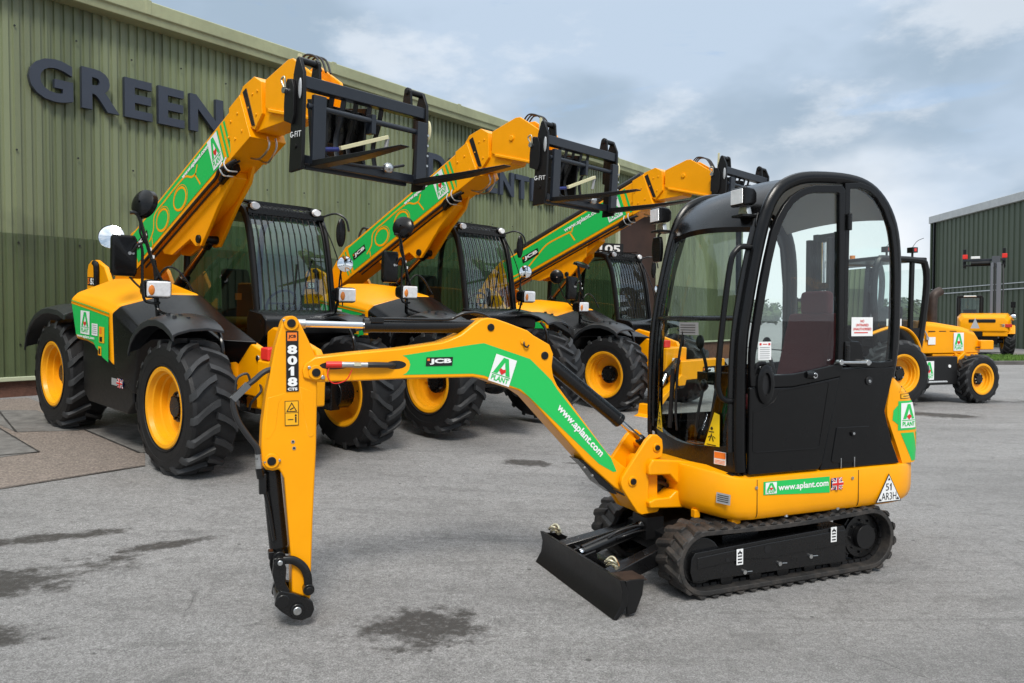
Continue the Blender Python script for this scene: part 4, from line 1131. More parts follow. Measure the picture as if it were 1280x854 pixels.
el = lambda rx, rz, y, n=28: [(.19 + rx * math.cos(a), y, 1.186 + rz * math.sin(a)) for a in [i * 2 * math.pi / n for i in range(n)]]
mb.rings([el(.062, .115, .480), el(.060, .112, .502), el(.050, .10, .508), el(.030, .066, .508), el(.026, .06, .494)], PLA, True, False, False); mb.add(el(.026, .06, .494), [list(range(28))], BLKV)
mb.tube([(.262, .482, 1.24), (.24, .49, 1.30), (.19, .49, 1.305)], .012, PLA); mb.build('door_pull', dr_)
mb = MB(); mb.cyl((-.105, .488, 1.232), (-.165, .492, 1.228), .022, PLA, n=16); mb.cyl((-.16, .486, 1.226), (-.16, .512, 1.226), .017, CHR, n=18); mb.cyl((-.16, .51, 1.226), (-.16, .516, 1.226), .009, BLKV, n=12); mb.build('door_lock', dr_, .003)
mb = MB(); mb.add([(x, .470, z) for x, z in inset(gl, -.004)], [list(range(len(gl)))], GLS); dg = mb.build('door_glass', dr_)
d = Dec((.224, .470, 1.322), (-1, 0, 0), (0, 0, 1), .003); d.rect(0, 0, .092, .104, WHT, 0)
d.rect(.008, .084, .022, .096, REDV, 1); d.rect(.07, .084, .084, .096, REDV, 1); [d.rect(.010, .01 + .012 * j, .08, .014 + .012 * j, GREYST, 1) for j in range(6)]; d.rect(.03, .088, .062, .092, REDV, 1); d.build('notice_sticker', dg)
mb = MB(); z = 2.13; mb.box(-.43, -.40, .485, .505, z - .045, z + .045, BLK); mb.cyl((-.414, .503, z - .05), (-.414, .503, z + .05), .013, BLK, n=12); mb.build('door_hinge', dr_, .003)
mb = MB(); mb.box(-.43, -.395, .484, .50, 1.30, 1.42, BLK); mb.cyl((-.412, .50, 1.31), (-.412, .50, 1.40), .014, BLK, n=12)
mb.cyl((-.33, .515, 1.300), (-.58, .515, 1.293), .009, STL, n=10); mb.cyl((-.345, .49, 1.30), (-.345, .525, 1.30), .017, STL, n=10); mb.cyl((-.555, .48, 1.294), (-.555, .525, 1.294), .018, STL, n=12)
mb.build('door_catch', dr_, .003)
# rear quarter
qg = [(-.440, 2.33), (-.52, 2.338), (-.59, 2.322), (-.65, 2.285), (-.71, 2.215), (-.768, 2.10), (-.792, 1.98), (-.803, 1.82), (-.805, 1.60), (-.803, 1.45), (-.797, 1.33), (-.79, 1.30), (-.70, 1.293), (-.60, 1.30), (-.56, 1.33), (-.545, 1.40), (-.52, 1.42), (-.46, 1.425), (-.437, 1.45), (-.430, 1.50)]
qo = [(-.40, 2.36), (-.52, 2.372), (-.605, 2.352), (-.675, 2.307), (-.74, 2.235), (-.80, 2.11), (-.824, 1.985), (-.836, 1.82), (-.838, 1.60), (-.834, 1.44), (-.828, 1.31), (-.81, 1.265), (-.70, 1.255), (-.60, 1.262), (-.50, 1.268), (-.46, 1.27), (-.43, 1.28), (-.41, 1.30), (-.40, 1.36), (-.40, 1.50)]
mb = MB(); frame_ring(mb, qo, qg, .455, .482, PLA); qf = mb.build('quarter_frame', cab, .006)
mb = MB(); mb.add([(x, .466, z) for x, z in inset(qg, -.004)], [list(range(len(qg)))], GLS); qq = mb.build('quarter_glass', qf)
d = Dec((-.472, .466, 1.452), (-1, 0, 0), (0, 0, 1), .003); d.rect(0, 0, .170, .114, WHT, 0)
for j, t in enumerate(('UNAUTHORISED', 'UNTRAINED', 'NO')): d.text(t, .012 if j == 0 else (.035 if j == 1 else .07), .035 + .024 * j, (.146, .10, .03)[j], .016, REDV, 1, .02)
d.rect(.02, .018, .13, .024, REDV, 1); d.build('warning_notice', qq)
mb = MB(); mb.prism([(-.385, 1.262), (-.815, 1.262), (-.80, 1.19), (-.740, .99), (-.80, .80), (-.868, .66), (-.232, .662), (-.250, .72)], .452, .480, PLA); rp = mb.build('rear_panel', cab, .008)
mb = MB(); hp = [(-.353, .911), (-.607, .907), (-.545, .705), (-.53, .692), (-.33, .698), (-.313, .71)]; mb.prism(hp, .470, .486, PLA); hb = mb.build('fuel_hatch', rp, .004)
mb = MB(); mb.cyl((-.473, .484, .868), (-.473, .498, .868), .017, PLA, n=16); mb.cyl((-.473, .49, .868), (-.473, .501, .868), .008, STL, n=12)
for x in (-.385, -.49): mb.box(x - .003, x + .003, .482, .490, .665, .725, STL)
mb.build('hatch_lock', hb, .002)
mb = MB(); mb.cyl((-.602, .472, 1.181), (-.602, .488, 1.181), .026, BLKV, n=18); mb.cyl((-.602, .48, 1.178), (-.602, .493, 1.178), .010, STL, n=12); mb.build('engine_lock', rp, .002)
# yellow rear corner cover: flat flank that turns round the tail corner
CZ = [(.655, -.905, -1.105), (.75, -.865, -1.115), (.86, -.815, -1.115), (.96, -.772, -1.10), (1.03, -.772, -1.075), (1.09, -.785, -1.035), (1.14, -.79, -.985), (1.175, -.795, -.915), (1.195, -.80, -.84)]
YC, RC = .468, .15
def crow(z):
    for (a, fa, ra), (b, fb, rb) in zip(CZ, CZ[1:]):
        if z <= b + 1e-9:
            t = (z - a) / (b - a); return fa + (fb - fa) * t, ra + (rb - ra) * t
    return CZ[-1][1:]
def csurf(x, z, lift=0.0):
    """point at run x back from x = 0 along the flank, then round the corner."""
    xf, xr = crow(z); r = min(RC, max(.01, xf - xr - .005)); xs = xr + r
    if -x >= xs: return Vector((-x, YC + lift, z))
    a = min((xs + x) / r, 1.57); return Vector((xs - (r + lift) * math.sin(a), YC - r + (r + lift) * math.cos(a), z))
def cend(z):
    xf, xr = crow(z); r = min(RC, max(.01, xf - xr - .005)); return -(xr + r) + r * 1.57
mb = MB(); rs = []
for j in range(19):
    z = .655 + (1.195 - .655) * j / 18; s0 = -crow(z)[0]; s1 = cend(z)
    rs.append([csurf(s0 + (s1 - s0) * k / 14, z) for k in range(15)])
mb.rings(rs, YEL, False, False, False)
mb.rings([[Vector((p.x + .02, min(p.y, YC) - .025, p.z)) for p in r] for r in rs], YEL, False, False, False)
for row in (0, -1):
    f = [r[row] for r in rs]; mb.add(f + [Vector((p.x + (.0 if row == 0 else .02), p.y - .025, p.z)) for p in f], [(i, i + 1, 19 + i + 1, 19 + i) for i in range(18)], YEL)
mb.prism([(-.90, .657), (-1.10, .657), (-1.10, .95), (-1.02, 1.08), (-.86, 1.17), (-.83, 1.17)], -.44, .30, YEL)
cv = mb.build('rear_cover', ex)
mb = MB()
def cgrid(pts4, m, k, n=6):
    """patch from four corners (run, z): lower front, lower back, upper back, upper front."""
    (a, b, c, e) = [Vector(p) for p in pts4]
    for i in range(n):
        for j in range(3):
            q = []
            for (u, v) in ((i / n, j / 3), ((i + 1) / n, j / 3), ((i + 1) / n, (j + 1) / 3), (i / n, (j + 1) / 3)):
                p = (a.lerp(b, u)).lerp(e.lerp(c, u), v); q.append(csurf(p.x, p.y, .002 + .0015 * k))
            mb.add(q, [(0, 1, 2, 3)], m)
def cpoly(pts, m, k): mb.add([csurf(a, b, .002 + .0015 * k) for a, b in pts], [list(range(len(pts)))], m)
cgrid([(.862, .862), (1.035, .862), (1.035, 1.045), (.862, 1.045)], GRN, 0); cpoly([(.86, .90), (.86, 1.02), (.822, .99), (.815, .93)], GRN, 0)
cgrid([(.885, .875), (1.020, .875), (1.020, 1.032), (.885, 1.032)], WHT, 1)
cq = lambda x, y: (.885 + .135 * x, .875 + .157 * y)
cpoly([cq(.12, .36), cq(.32, .36), cq(.50, .78), cq(.60, .95), cq(.40, .95)], GRN, 2); cpoly([cq(.50, .78), cq(.68, .36), cq(.88, .36), cq(.60, .95)], GRN, 2)
cpoly([cq(.50, .33), cq(.66, .47), cq(.5, .55), cq(.34, .47)], REDV, 3); cgrid([cq(.06, .29), cq(.94, .29), cq(.94, .32), cq(.06, .32)], GRN, 2)
vs, fs, (x0, x1, y0, y1) = glyph_mesh('PLANT', 0, .03)
mb.add([csurf(*cq(.09 + .82 * (v.x - x0) / (x1 - x0), .07 + .18 * (v.y - y0) / (y1 - y0)), .005) for v in vs], fs, GRN)
cgrid([(.985, .665), (1.075, .665), (1.00, .845), (.885, .845)], GRN, 0); cgrid([(1.10, .665), (1.125, .665), (1.055, .845), (1.03, .845)], GRN, 0)
cgrid([(.88, 1.06), (.985, 1.06), (.985, 1.09), (.88, 1.09)], BLKV, 0); cgrid([(.884, 1.063), (.981, 1.063), (.981, 1.087), (.884, 1.087)], WRN, 1); cgrid([(.90, 1.073), (.965, 1.073), (.965, 1.077), (.90, 1.077)], BLKV, 2)
cpoly([(.865, 1.10), (.955, 1.10), (.90, 1.14)], BLKV, 0); cpoly([(.877, 1.104), (.940, 1.104), (.900, 1.133)], WRN, 1)
mb.build('cover_livery', cv)
# far side of the cab and rear window
mb = MB()
fo = [(.30, .86), (.29, 1.40), (.258, 1.58), (.193, 1.89), (.113, 2.13), (.015, 2.255), (-.105, 2.318), (-.30, 2.345), (-.52, 2.35), (-.605, 2.33), (-.74, 2.2), (-.80, 2.08), (-.830, 1.8), (-.832, 1.44), (-.82, 1.2), (-.26, 1.18), (-.20, .86)]
frame_ring(mb, fo, inset(fo, .05), -.478, -.455, PLA)
mb.box(-.40, -.36, -.477, -.456, 1.2, 2.3, PLA)
fs_ = mb.build('far_side_frame', cab, .006)
mb = MB(); mb.prism([(.30, .66), (.30, .862), (-.198, .862), (-.258, 1.182), (-.82, 1.202), (-.80, .66)], -.478, -.45, PLA); mb.build('side_panel', fs_, .01)
mb = MB(); mb.add([(x, -.464, z) for x, z in inset(fo, .045)], [list(range(len(fo)))], GLF); mb.build('side_glass', fs_)
mb = MB()
mb.add([(-.822, -.43, 1.25), (-.822, .43, 1.25), (-.80, .43, 2.20), (-.80, -.43, 2.20)], [(0, 1, 2, 3)], GLF); mb.build('rear_glass', cab)
mb = MB(); mb.box(-.835, -.80, -.45, .45, .66, 1.25, PLA); mb.build('rear_bulkhead', cab, .008)
# interior
mb = MB(); mb.box(-.80, .38, -.44, .44, .655, .675, BLKM); mb.box(-.78, -.36, -.40, .40, .675, .95, PLA); mb.build('cab_floor', cab)
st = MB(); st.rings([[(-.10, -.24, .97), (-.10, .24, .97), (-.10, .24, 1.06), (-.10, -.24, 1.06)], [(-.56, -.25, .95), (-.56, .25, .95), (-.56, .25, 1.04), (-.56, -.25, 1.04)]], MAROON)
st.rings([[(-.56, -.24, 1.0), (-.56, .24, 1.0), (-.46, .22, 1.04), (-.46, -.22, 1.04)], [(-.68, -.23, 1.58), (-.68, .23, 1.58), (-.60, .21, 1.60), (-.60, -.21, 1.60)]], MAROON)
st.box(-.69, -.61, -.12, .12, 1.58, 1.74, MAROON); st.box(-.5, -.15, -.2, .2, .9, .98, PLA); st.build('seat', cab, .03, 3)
mb = MB()
for y in (.33, -.33):
    mb.rings([[(.02, y - .06, 1.12), (.02, y + .06, 1.12), (.02, y + .06, 1.20), (.02, y - .06, 1.20)], [(-.40, y - .07, 1.06), (-.40, y + .07, 1.06), (-.40, y + .07, 1.18), (-.40, y - .07, 1.18)]], PLA)
    mb.tube([(-.02, y, 1.18), (0, y, 1.28), (.02, y - .02, 1.36)], .012, BLKV); mb.ell((.025, y - .02, 1.40), .028, .028, .05, BLKV)
for y in (.07, -.07): mb.tube([(.26, y, .68), (.25, y, .9), (.20, y, 1.12)], .010, BLKV); mb.ell((.198, y, 1.14), .022, .022, .035, BLKV)
mb.box(.20, .30, -.10, .14, .68, .74, TAN); mb.box(.30, .36, -.02, .10, .70, .80, AMB)
mb.build('control_levers', cab, .004)
# lamps, mirror
def work_lamp(parent, c, nm='work_lamp'):
    x, y, z = c; mb = MB()
    mb.rings([[(x + .02, y - .068, z - .056), (x + .02, y + .068, z - .056), (x + .02, y + .068, z + .056), (x + .02, y - .068, z + .056)], [(x - .055, y - .058, z - .048), (x - .055, y + .058, z - .048), (x - .055, y + .058, z + .048), (x - .055, y - .058, z + .048)], [(x - .09, y - .04, z - .03), (x - .09, y + .04, z - .03), (x - .09, y + .04, z + .03), (x - .09, y - .04, z + .03)]], PLA)
    o = mb.build(nm, parent, .014, 3)
    l = MB(); l.box(x + .021, x + .026, y - .052, y + .052, z - .042, z + .042, LENS); l.build('lens', o, .004)
    b = MB(); b.prism([(y - .03, z - .055), (y + .03, z - .055), (y + .045, z - .10), (y - .045, z - .10)], x - .05, x - .02, STL, 'yz'); b.bolt((x - .03, y, z - .06), (0, 0, -1), .010, STL, .02)
    b.box(x - .10, x + .02, y - .05, y + .05, z - .115, z - .10, BLKM); b.build('lamp_bracket', o, .002)
work_lamp(cab, (.27, .36, 2.255)); work_lamp(cab, (.27, -.50, 2.257))
mb = MB(); mb.tube([(.16, .42, 2.16), (.19, .40, 2.15), (.22, .38, 2.145)], .010, BLK); mb.tube([(.20, .43, 2.16), (.22, .44, 2.10), (.20, .44, 2.06), (.18, .45, 2.08)], .005, BLK); mb.tube([(.14, -.45, 2.15), (.22, -.50, 2.15)], .012, BLK); mb.build('lamp_cable', cab)
mb = MB(); mb.rings([[(x, -.53 + .055 * math.cos(a), 2.03 + .10 * max(-.85, min(.85, 1.2 * math.sin(a)))) for a in [i * math.pi / 12 for i in range(24)]] for x in (.235, .262)], PLA)
mm = mb.build('side_mirror', cab, .006); mb = MB(); mb.tube([(.22, -.50, 2.16), (.24, -.53, 2.13), (.24, -.53, 2.10)], .008, BLK); mb.build('mirror_arm', mm)
# ------------------------------------------------------------------ wheels
def wheel_parts(r, w, lip, nl, rimm=YELW, lugm=LUG):
    """tyre, rim and hub about +y (outer side +y), centred on the axle."""
    h = w / 2
    t = MB()
    pr = [(lip - .02, -h * .86), (lip + .005, -h * .95), (lip + .06, -h * 1.0), (r * .80, -h * 1.03), (r * .90, -h * .98), (r * .93, -h * .86), (r * .935, -h * .5), (r * .938, 0),
          (r * .935, h * .5), (r * .93, h * .86), (r * .90, h * .98), (r * .80, h * 1.03), (lip + .06, h * 1.0), (lip + .005, h * .95), (lip - .02, h * .86)]
    t.lathe(pr, (0, 0, 0), (0, 1, 0), RUB, 56)
    for rr in (lip + .035, r * .77):
        t.tube([((rr) * math.cos(a), h * 1.005, rr * math.sin(a)) for a in [i * math.pi / 28 for i in range(56)]], .006, RUB, 6, 1, True)
    for k in range(nl):
        for sd in (1, -1):
            a0 = 2 * math.pi * (k + (0 if sd > 0 else .5)) / nl
            path = [(0.0 * h, 0.0), (.28 * h, .06), (.60 * h, .14), (.88 * h, .235), (.98 * h, .27)]
            wd = [.062, .058, .056, .066, .072]; top = [r, r, r * .998, r * .985, r * .93]
            V = []
            for (y, da), wq, tp in zip(path, wd, top):
                y = (y - .06 * h) * sd if y < .1 * h else y * sd
                for dd, f in ((-1, 0), (-.72, 1), (.72, 1), (1, 0)):
                    a = a0 + da * .60 / r + dd * wq * .60 / r; rr = tp if f else r * .92 if tp > r * .95 else r * .88
                    V.append((rr * math.cos(a), y, rr * math.sin(a)))
            yy = h * 1.035 * sd; a = a0 + .285 * .60 / r
            for dd in (-1, -.72, .72, 1): V.append((r * .86 * math.cos(a + dd * .06), yy, r * .86 * math.sin(a + dd * .06)))
            n = 6; F = [(4 * i + j, 4 * i + j + 1, 4 * i + j + 5, 4 * i + j + 4) for i in range(n - 1) for j in range(3)] + [(0, 1, 2, 3)]
            t.add(V, F, lugm)
    q = MB()
    rp = [(lip + .012, h * .86), (lip + .020, h * .97), (lip + .008, h * 1.0), (lip - .020, h * .97), (lip - .034, h * .80), (lip - .048, h * .76), (lip - .052, h * .50), (lip - .068, h * .46), (lip - .070, h * .20), (lip - .086, h * .15), (lip * .42, h * .10), (.01, h * .10)]
    q.lathe(rp, (0, 0, 0), (0, 1, 0), rimm, 48)
    ip = [(lip + .012, -h * .86), (lip + .020, -h * .97), (lip + .008, -h * 1.0), (lip - .020, -h * .97), (lip - .034, -h * .70), (lip - .060, -h * .3), (lip - .080, h * .0), (lip * .42, h * .05), (.01, h * .05)]
    q.lathe(ip, (0, 0, 0), (0, 1, 0), rimm, 48)
    b = MB(); b.cyl((0, h * .08, 0), (0, h * .36, 0), lip * .40, BLK, n=26); b.cyl((0, h * .36, 0), (0, h * .52, 0), lip * .26, BLK, n=22)
    for k in range(10):
        a = k * math.pi / 5; b.bolt((lip * .33 * math.cos(a), h * .36, lip * .33 * math.sin(a)), (0, 1, 0), .014, STL if k % 3 == 0 else BLKM, .016)
    b.box(lip * .40, lip * .62, h * .10, h * .24, -.03, .03, rimm)
    return t, q, b

def put_wheel(parent, proto, loc, turn=0.0, flip=False, spin=0.0):
    t, q, b = proto
    o = bpy.data.objects.new('wheel', t); COL.objects.link(o); o.parent = parent; o.location = loc
    o.rotation_euler = (0, 0, turn + (math.pi if flip else 0))
    for nm, me in (('rim', q), ('hub', b)):
        c = bpy.data.objects.new(nm, me); COL.objects.link(c); c.parent = o
        for m_ in (): pass
    return o

def proto_wheel(*a, **k):
    t, q, b = wheel_parts(*a, **k); out = []
    for mb, nm in ((t, 'tyre_mesh'), (q, 'rim_mesh'), (b, 'hub_mesh')):
        o = mb.build(nm); me = o.data; bpy.data.objects.remove(o); out.append(me)
    return out
TW = proto_wheel(.610, .42, .345, 17)

# ------------------------------------------------------------------ telescopic handler (x forward, y left, origin mid-axle on the ground)
def telehandler(matrix, label, long_boom=False):
    T = thing('telehandler', label, 'telehandler', matrix=matrix, group='telehandlers parked in a row with raised booms')
    for x in (1.375, -1.375):
        for s in (1, -1): put_wheel(T, TW, (x, s * .94, .605), 0, s < 0)
    mb = MB()
    mb.box(-2.1, 1.55, -.36, .36, .50, .92, BLKM)
    for x in (1.375, -1.375):
        mb.cyl((x, -.80, .605), (x, .80, .605), .095, BLK, n=18); mb.ell((x, 0, .60), .24, .24, .22, BLK)
        for s in (1, -1): mb.cyl((x, s * .62, .605), (x, s * .80, .605), .16, BLK, n=20); mb.box(x - .10, x + .10, s * .60 - .06, s * .60 + .06, .44, .78, BLK); mb.cyl((x - .12, s * .15, .52), (x - .12, s * .62, .52), .035, BLKM, n=12)
    ch = mb.build('chassis', T, .012)
    mb = MB()
    for s in (-.46, .08):
        mb.prism([(1.05, 1.24), (1.15, 1.29), (1.50, 1.235), (1.90, 1.13), (1.955, 1.06), (1.95, .96), (1.80, .90), (1.93, .70), (1.29, .70), (1.05, .80)], s - .04, s + .04, YEL)
    mb.box(1.90, 2.12, -.56, .02, .62, 1.06, YEL); mb.box(1.55, 1.92, -.42, .06, .70, .98, YEL); mb.prism([(1.4, .55), (2.05, .60), (2.05, .66), (1.4, .66)], -.4, .0, YEL)
    fn_ = mb.build('front_frame', T, .02)
    mb = MB(); mb.cyl((1.42, -.51, 1.0), (1.42, -.47, .86), .06, YEL, n=16); mb.bolt((1.55, -.50, 1.15), (0, -1, 0), .018, BLKM); mb.bolt((1.82, -.50, 1.06), (0, -1, 0), .03, STL); mb.box(2.12, 2.13, -.40, -.28, .84, .90, WHT)
    mb.build('frame_fitting', fn_, .004)
    mb = MB(); mb.box(1.95, 2.08, -.56, -.40, 1.062, 1.175, REDP); mb.build('red_cap', fn_, .015)
    mb = MB(); mb.cyl((1.95, -.2, .55), (2.2, -.2, .53), .11, BLK, n=20); mb.tube([(1.9, -.62, .62), (2.0, -.66, .70), (2.08, -.62, .80), (1.95, -.55, .84)], .012, HOSE); mb.build('tow_coupling', fn_, .008)
    # rear tower
    mb = MB()
    tw = [(-2.25, .80), (-2.25, 1.76), (-2.22, 1.84), (-2.12, 1.89), (-1.98, 1.90), (-1.72, 1.82), (-1.45, 1.50), (-1.3, .95), (-1.3, .80)]
    for a, b in ((-.48, -.42), (.26, .32)): mb.prism(tw, a, b, YEL)
    mb.box(-2.24, -2.0, -.42, .26, .80, 1.45, YEL)
    tr_ = mb.build('boom_tower', T, .015)
    mb = MB(); mb.tube([(-1.96, -.50, 1.86), (-1.90, -.505, 1.84), (-1.88, -.505, 1.76), (-1.88, -.50, 1.55)], .035, PLA, 10); mb.build('rubber_guard', tr_)
    d = Dec((-2.22, -.48, 1.585), (1, 0, 0), (0, 0, 1), .004); d.rect(0, 0, .26, .10, BLKV, 0); d.text('5', .01, .012, .055, .076, ORG, 1, .04); d.text('535' if False else '53', .085, .012, .16, .076, WHT, 1, .05); d.build('model_plate', tr_)
    # engine pod
    def st(x, dx, zl, zo, zs, zt):
        return [(x + dx[0], -1.10, zl), (x + dx[1], -1.12, zo), (x + dx[2], -1.06, zs), (x + dx[3], -.70, zt), (x + dx[4], -.44, zt + .01), (x + dx[5], -.40, zl)]
    h0 = st(-.92, (.12, 0, .03, .05, .05, .1), 1.04, 1.46, 1.535, 1.69)
    h1 = st(-.62, (.10, 0, .02, .03, .03, .1), 1.035, 1.445, 1.52, 1.70)
    h2 = st(-.18, (0, 0, .03, .08, .15, .1), .985, 1.41, 1.49, 1.675)
    h3 = st(.14, (.02, .01, .06, .26, .46, .3), .845, 1.375, 1.45, 1.58)
    mb = MB(); mb.rings([h0, h1, h2, h3], YEL); hood = mb.build('engine_hood', T, .03, 3, 25)
    d = Dec((0, -1.121, 0), (1, 0, 0), (0, 0, 1), .003)
    d.poly([(-.735, 1.095), (-.27, 1.05), (-.20, 1.00), (-.02, .915), (.115, .880), (.110, 1.335), (-.40, 1.38), (-.865, 1.42)], GRN, 0)
    ou = [(-.765, 1.085), (-.865, 1.41), (.050, 1.345), (.055, .875)]
    for k, z in enumerate((.0, .028)): d.line([(-.87 + .003 * k, 1.448 - z - .0), (-.40, 1.410 - z), (.125, 1.362 - z)], .010, GRN if k == 0 else YEL, 1 + k)
    d.hire(-.60, 1.115, .24, .24, 2)
    d.text('www.aplant.com', -.62, 1.01 + .02, .40, .035, WHT, 4, .02) if False else d.text('www.aplant.com', -.68, 1.068, .46, .040, WHT, 6, .03)
    d.rect(-.30, 1.12, -.15, 1.24, WHT, 3); [d.rect(-.285, 1.14 + .02 * j, -.17, 1.147 + .02 * j, GREYST, 4) for j in range(5)]
    d.rect(-.11, 1.06, .02, 1.22, WRN, 3); d.rect(-.10, 1.15, -.05, 1.21, ORG, 4); d.rect(-.095, 1.07, -.03, 1.12, BLKV, 4); d.rect(-.13, .93, -.05, 1.02, YEL, 3); d.rect(-.115, .945, -.075, 1.0, BLKV, 4)
    d.build('green_livery', hood)
    c3 = [(p[0] + .012, p[1] + .004, p[2] - .004) for p in h3]
    c4 = [(.52, -1.10, .66), (.60, -1.11, 1.20), (.66, -1.05, 1.27), (1.05, -.70, 1.36), (1.20, -.44, 1.36), (1.0, -.40, .66)]
    c5 = [(.62, -1.08, .62), (.72, -1.09, 1.08), (.80, -1.0, 1.16), (1.55, -.70, 1.20), (1.75, -.46, 1.20), (1.2, -.40, .62)]
    mb = MB(); mb.rings([c3, c4, c5], PLA); cw = mb.build('front_cowl', T, .02, 2, 25)
    mb = MB(); mb.prism([(-.74, 1.05), (-.70, .50), (-.55, .40), (.42, .40), (.55, .52), (.55, .86), (.09, .85), (-.1, .93), (-.26, 1.02)], -1.06, -.36, BLKM); tk = mb.build('fuel_tank', T, .02)
    d = Dec((.20, -1.063, .64), (1, 0, 0), (0, 0, 1), .003); d.rect(-.15, .01, -.015, .08, GREYST, 0); d.jack(0, 0, .13, .09, 0); d.build('flag_sticker', tk)
    # fenders
    def fender(poly, ya, yb, nm='fender'):
        mb = MB(); n = len(poly); rs = []
        s = 1 if yb > ya else -1
        for y, dz, dx in ((ya, -.065, 0), (ya, -.01, 0), (ya + .05 * s, .012, 0), (ya + .16 * s, .040, 0), (ya + .32 * s, .048, 0), (yb, .020, 0), (yb, -.006, 0), (ya + .32 * s, .022, 0), (ya + .16 * s, .014, 0), (ya + .05 * s, -.014, 0), (ya + .02 * s, -.03, 0), (ya + .02 * s, -.065, 0)):
            rs.append([(x, y, z + dz) for x, z in poly])
        # closed cross-section swept along the arc
        secs = [[rs[j][i] for j in range(len(rs))] for i in range(n)]
        mb.rings(secs, FEN, True, True, True); o = mb.build(nm, T, .008, 2, 30); return o
    ff = [(.72, 1.06), (.78, 1.18), (.88, 1.27), (1.00, 1.335), (1.14, 1.375), (1.30, 1.385), (1.45, 1.36), (1.56, 1.315), (1.62, 1.275)]
    rf_ = [(-2.17, .86), (-2.10, 1.02), (-1.98, 1.15), (-1.82, 1.25), (-1.6, 1.32), (-1.38, 1.345), (-1.1, 1.34), (-.90, 1.30)]
    for pl_, in ((ff,), (rf_,)):
        for ya, yb in ((-1.19, -.72), (1.19, .72)):
            o = fender(pl_, ya, yb)
            if pl_ is ff:
                mb = MB()
                for bx, by in ((1.28, .12), (1.34, .2), (1.40, .12), (1.45, .22)): k_ = MB(); k_.cyl((bx, ya + by * (1 if yb > ya else -1), 1.36), (bx, ya + by * (1 if yb > ya else -1), 1.438 - (bx - 1.28) * .16), .018, FEN, n=10); k_.build('fixing_boss', o)
                mb.tube([(1.5, yb, 1.30), (1.62, yb - .02, 1.18), (1.64, yb, .9)], .018, BLK); mb.build('fender_stay', o)
    # boom
    if long_boom: P0, ang, Lb, Tb = (-1.63, 1.94), R(23.7), 3.44, .50
    else: P0, ang, Lb, Tb = (-1.31, 1.83), R(27.7), 2.80, .45
    ca, sa = math.cos(ang), math.sin(ang)
    bp = lambda s, t: (P0[0] + s * ca - t * sa, P0[1] + s * sa + t * ca)
    E = bp(Lb, 0); er = lambda a, b: (E[0] + a, E[1] + b)
    Y0, Y1 = -.25, .11
    mb = MB()
    mb.prism([bp(-.50, 0), bp(Lb, 0), bp(Lb, Tb), bp(.10, Tb), bp(-.02, Tb + .02), bp(-.30, Tb - .06), bp(-.60, Tb - .18), bp(-.80, Tb - .36), bp(-.84, Tb - .62)], Y0, Y1, YEL)
    boom_ = mb.build('boom', T, .018)
    mb = MB(); cl = .40
    mb.prism([bp(Lb - cl, -.01), bp(Lb + .004, -.012), bp(Lb + .004, Tb + .012), bp(Lb - cl * .55, Tb + .012)], Y0 - .016, Y1 + .016, YEL)
    for s_, t_ in ((.10, .12), (.10, .32), (.24, .12), (.24, .32), (.34, .2)): mb.bolt((bp(Lb - s_, t_)[0], Y0 - .016, bp(Lb - s_, t_)[1]), (0, -1, 0), .014, YELW, .01)
    mb.build('boom_collar', boom_, .01)
    mb = MB()
    mb.prism([er(-.28, .40), er(-.20, .50), er(.0, .565), er(.13, .50), er(.16, .20), er(.03, .06), er(-.10, .12)], Y0 + .015, Y1 - .015, YEL)
    for a, b in ((-.02, .40), (.06, .20), (.07, .42), (-.08, .28)): mb.bolt((er(a, b)[0], Y0 + .015, er(a, b)[1]), (0, -1, 0), .013, YELW, .01)
    mb.prism([er(.0, .05), er(.50, .10), er(.55, .18), er(.1, .3)], Y0 + .05, Y1 - .05, YEL)
    ib = mb.build('inner_boom', T, .012)
    mb = MB()
    hd = [er(.18, .51), er(.56, .64), er(.63, .64), er(.98, .44), er(1.02, .36), er(1.02, .09), er(.98, .06), er(.26, .215), er(.19, .25)]
    mb.prism(hd, Y0 + .028, Y0 + .063, YEL); mb.prism(hd, Y1 - .063, Y1 - .028, YEL)
    mb.prism([er(.22, .46), er(.57, .59), er(.90, .42), er(.90, .14), er(.30, .25)], Y0 + .07, Y1 - .07, YEL)
    mb.prism([er(.26, .20), er(1.0, .045), er(1.0, .075), er(.26, .235)], Y0 + .01, Y1 - .01, YEL)
    mb.cyl((er(.52, .40)[0], Y0 + .01, er(.52, .40)[1]), (er(.52, .40)[0], Y1 - .01, er(.52, .40)[1]), .034, YEL, n=18)
    hdp = mb.build('boom_head', ib, .008)
    mb = MB(); mb.prism([er(-.01, .10), er(.045, .10), er(-.13, .47), er(-.19, .44)], Y0 + .006, Y1 - .006, BLKV); mb.build('gap_shade_strip', boom_)  # black strip stands for the shaded gap between the boom sections
    mb = MB()
    for k in range(3):
        y = -.13 + .05 * k; mb.tube([(er(.62, .62)[0], y, er(.62, .62)[1]), (er(.70, .70 + .01 * k)[0], y, er(.72, .68)[1]), (er(.84, .62)[0], y + .02, er(.84, .64)[1]), (er(.95, .50)[0], y, er(.95, .50)[1])], .010, HOSE)
    mb.bar((er(.70, .52)[0], -.20, er(.70, .52)[1]), (er(.86, .62)[0], -.05, er(.90, .43)[1]), .05, .02, RUST); mb.build('head_hoses', hdp)
    # underside ram bracket, pipes and lift ram
    wb = [bp(.95, .02), bp(2.35 if not long_boom else 2.0, .02), bp(2.20 if not long_boom else 1.9, -.12), bp(1.85, -.22), bp(1.52, -.36), bp(1.36, -.42), bp(1.25, -.37), bp(1.17, -.24), bp(.72, -.20), bp(.55, -.10), bp(.5, .02)]
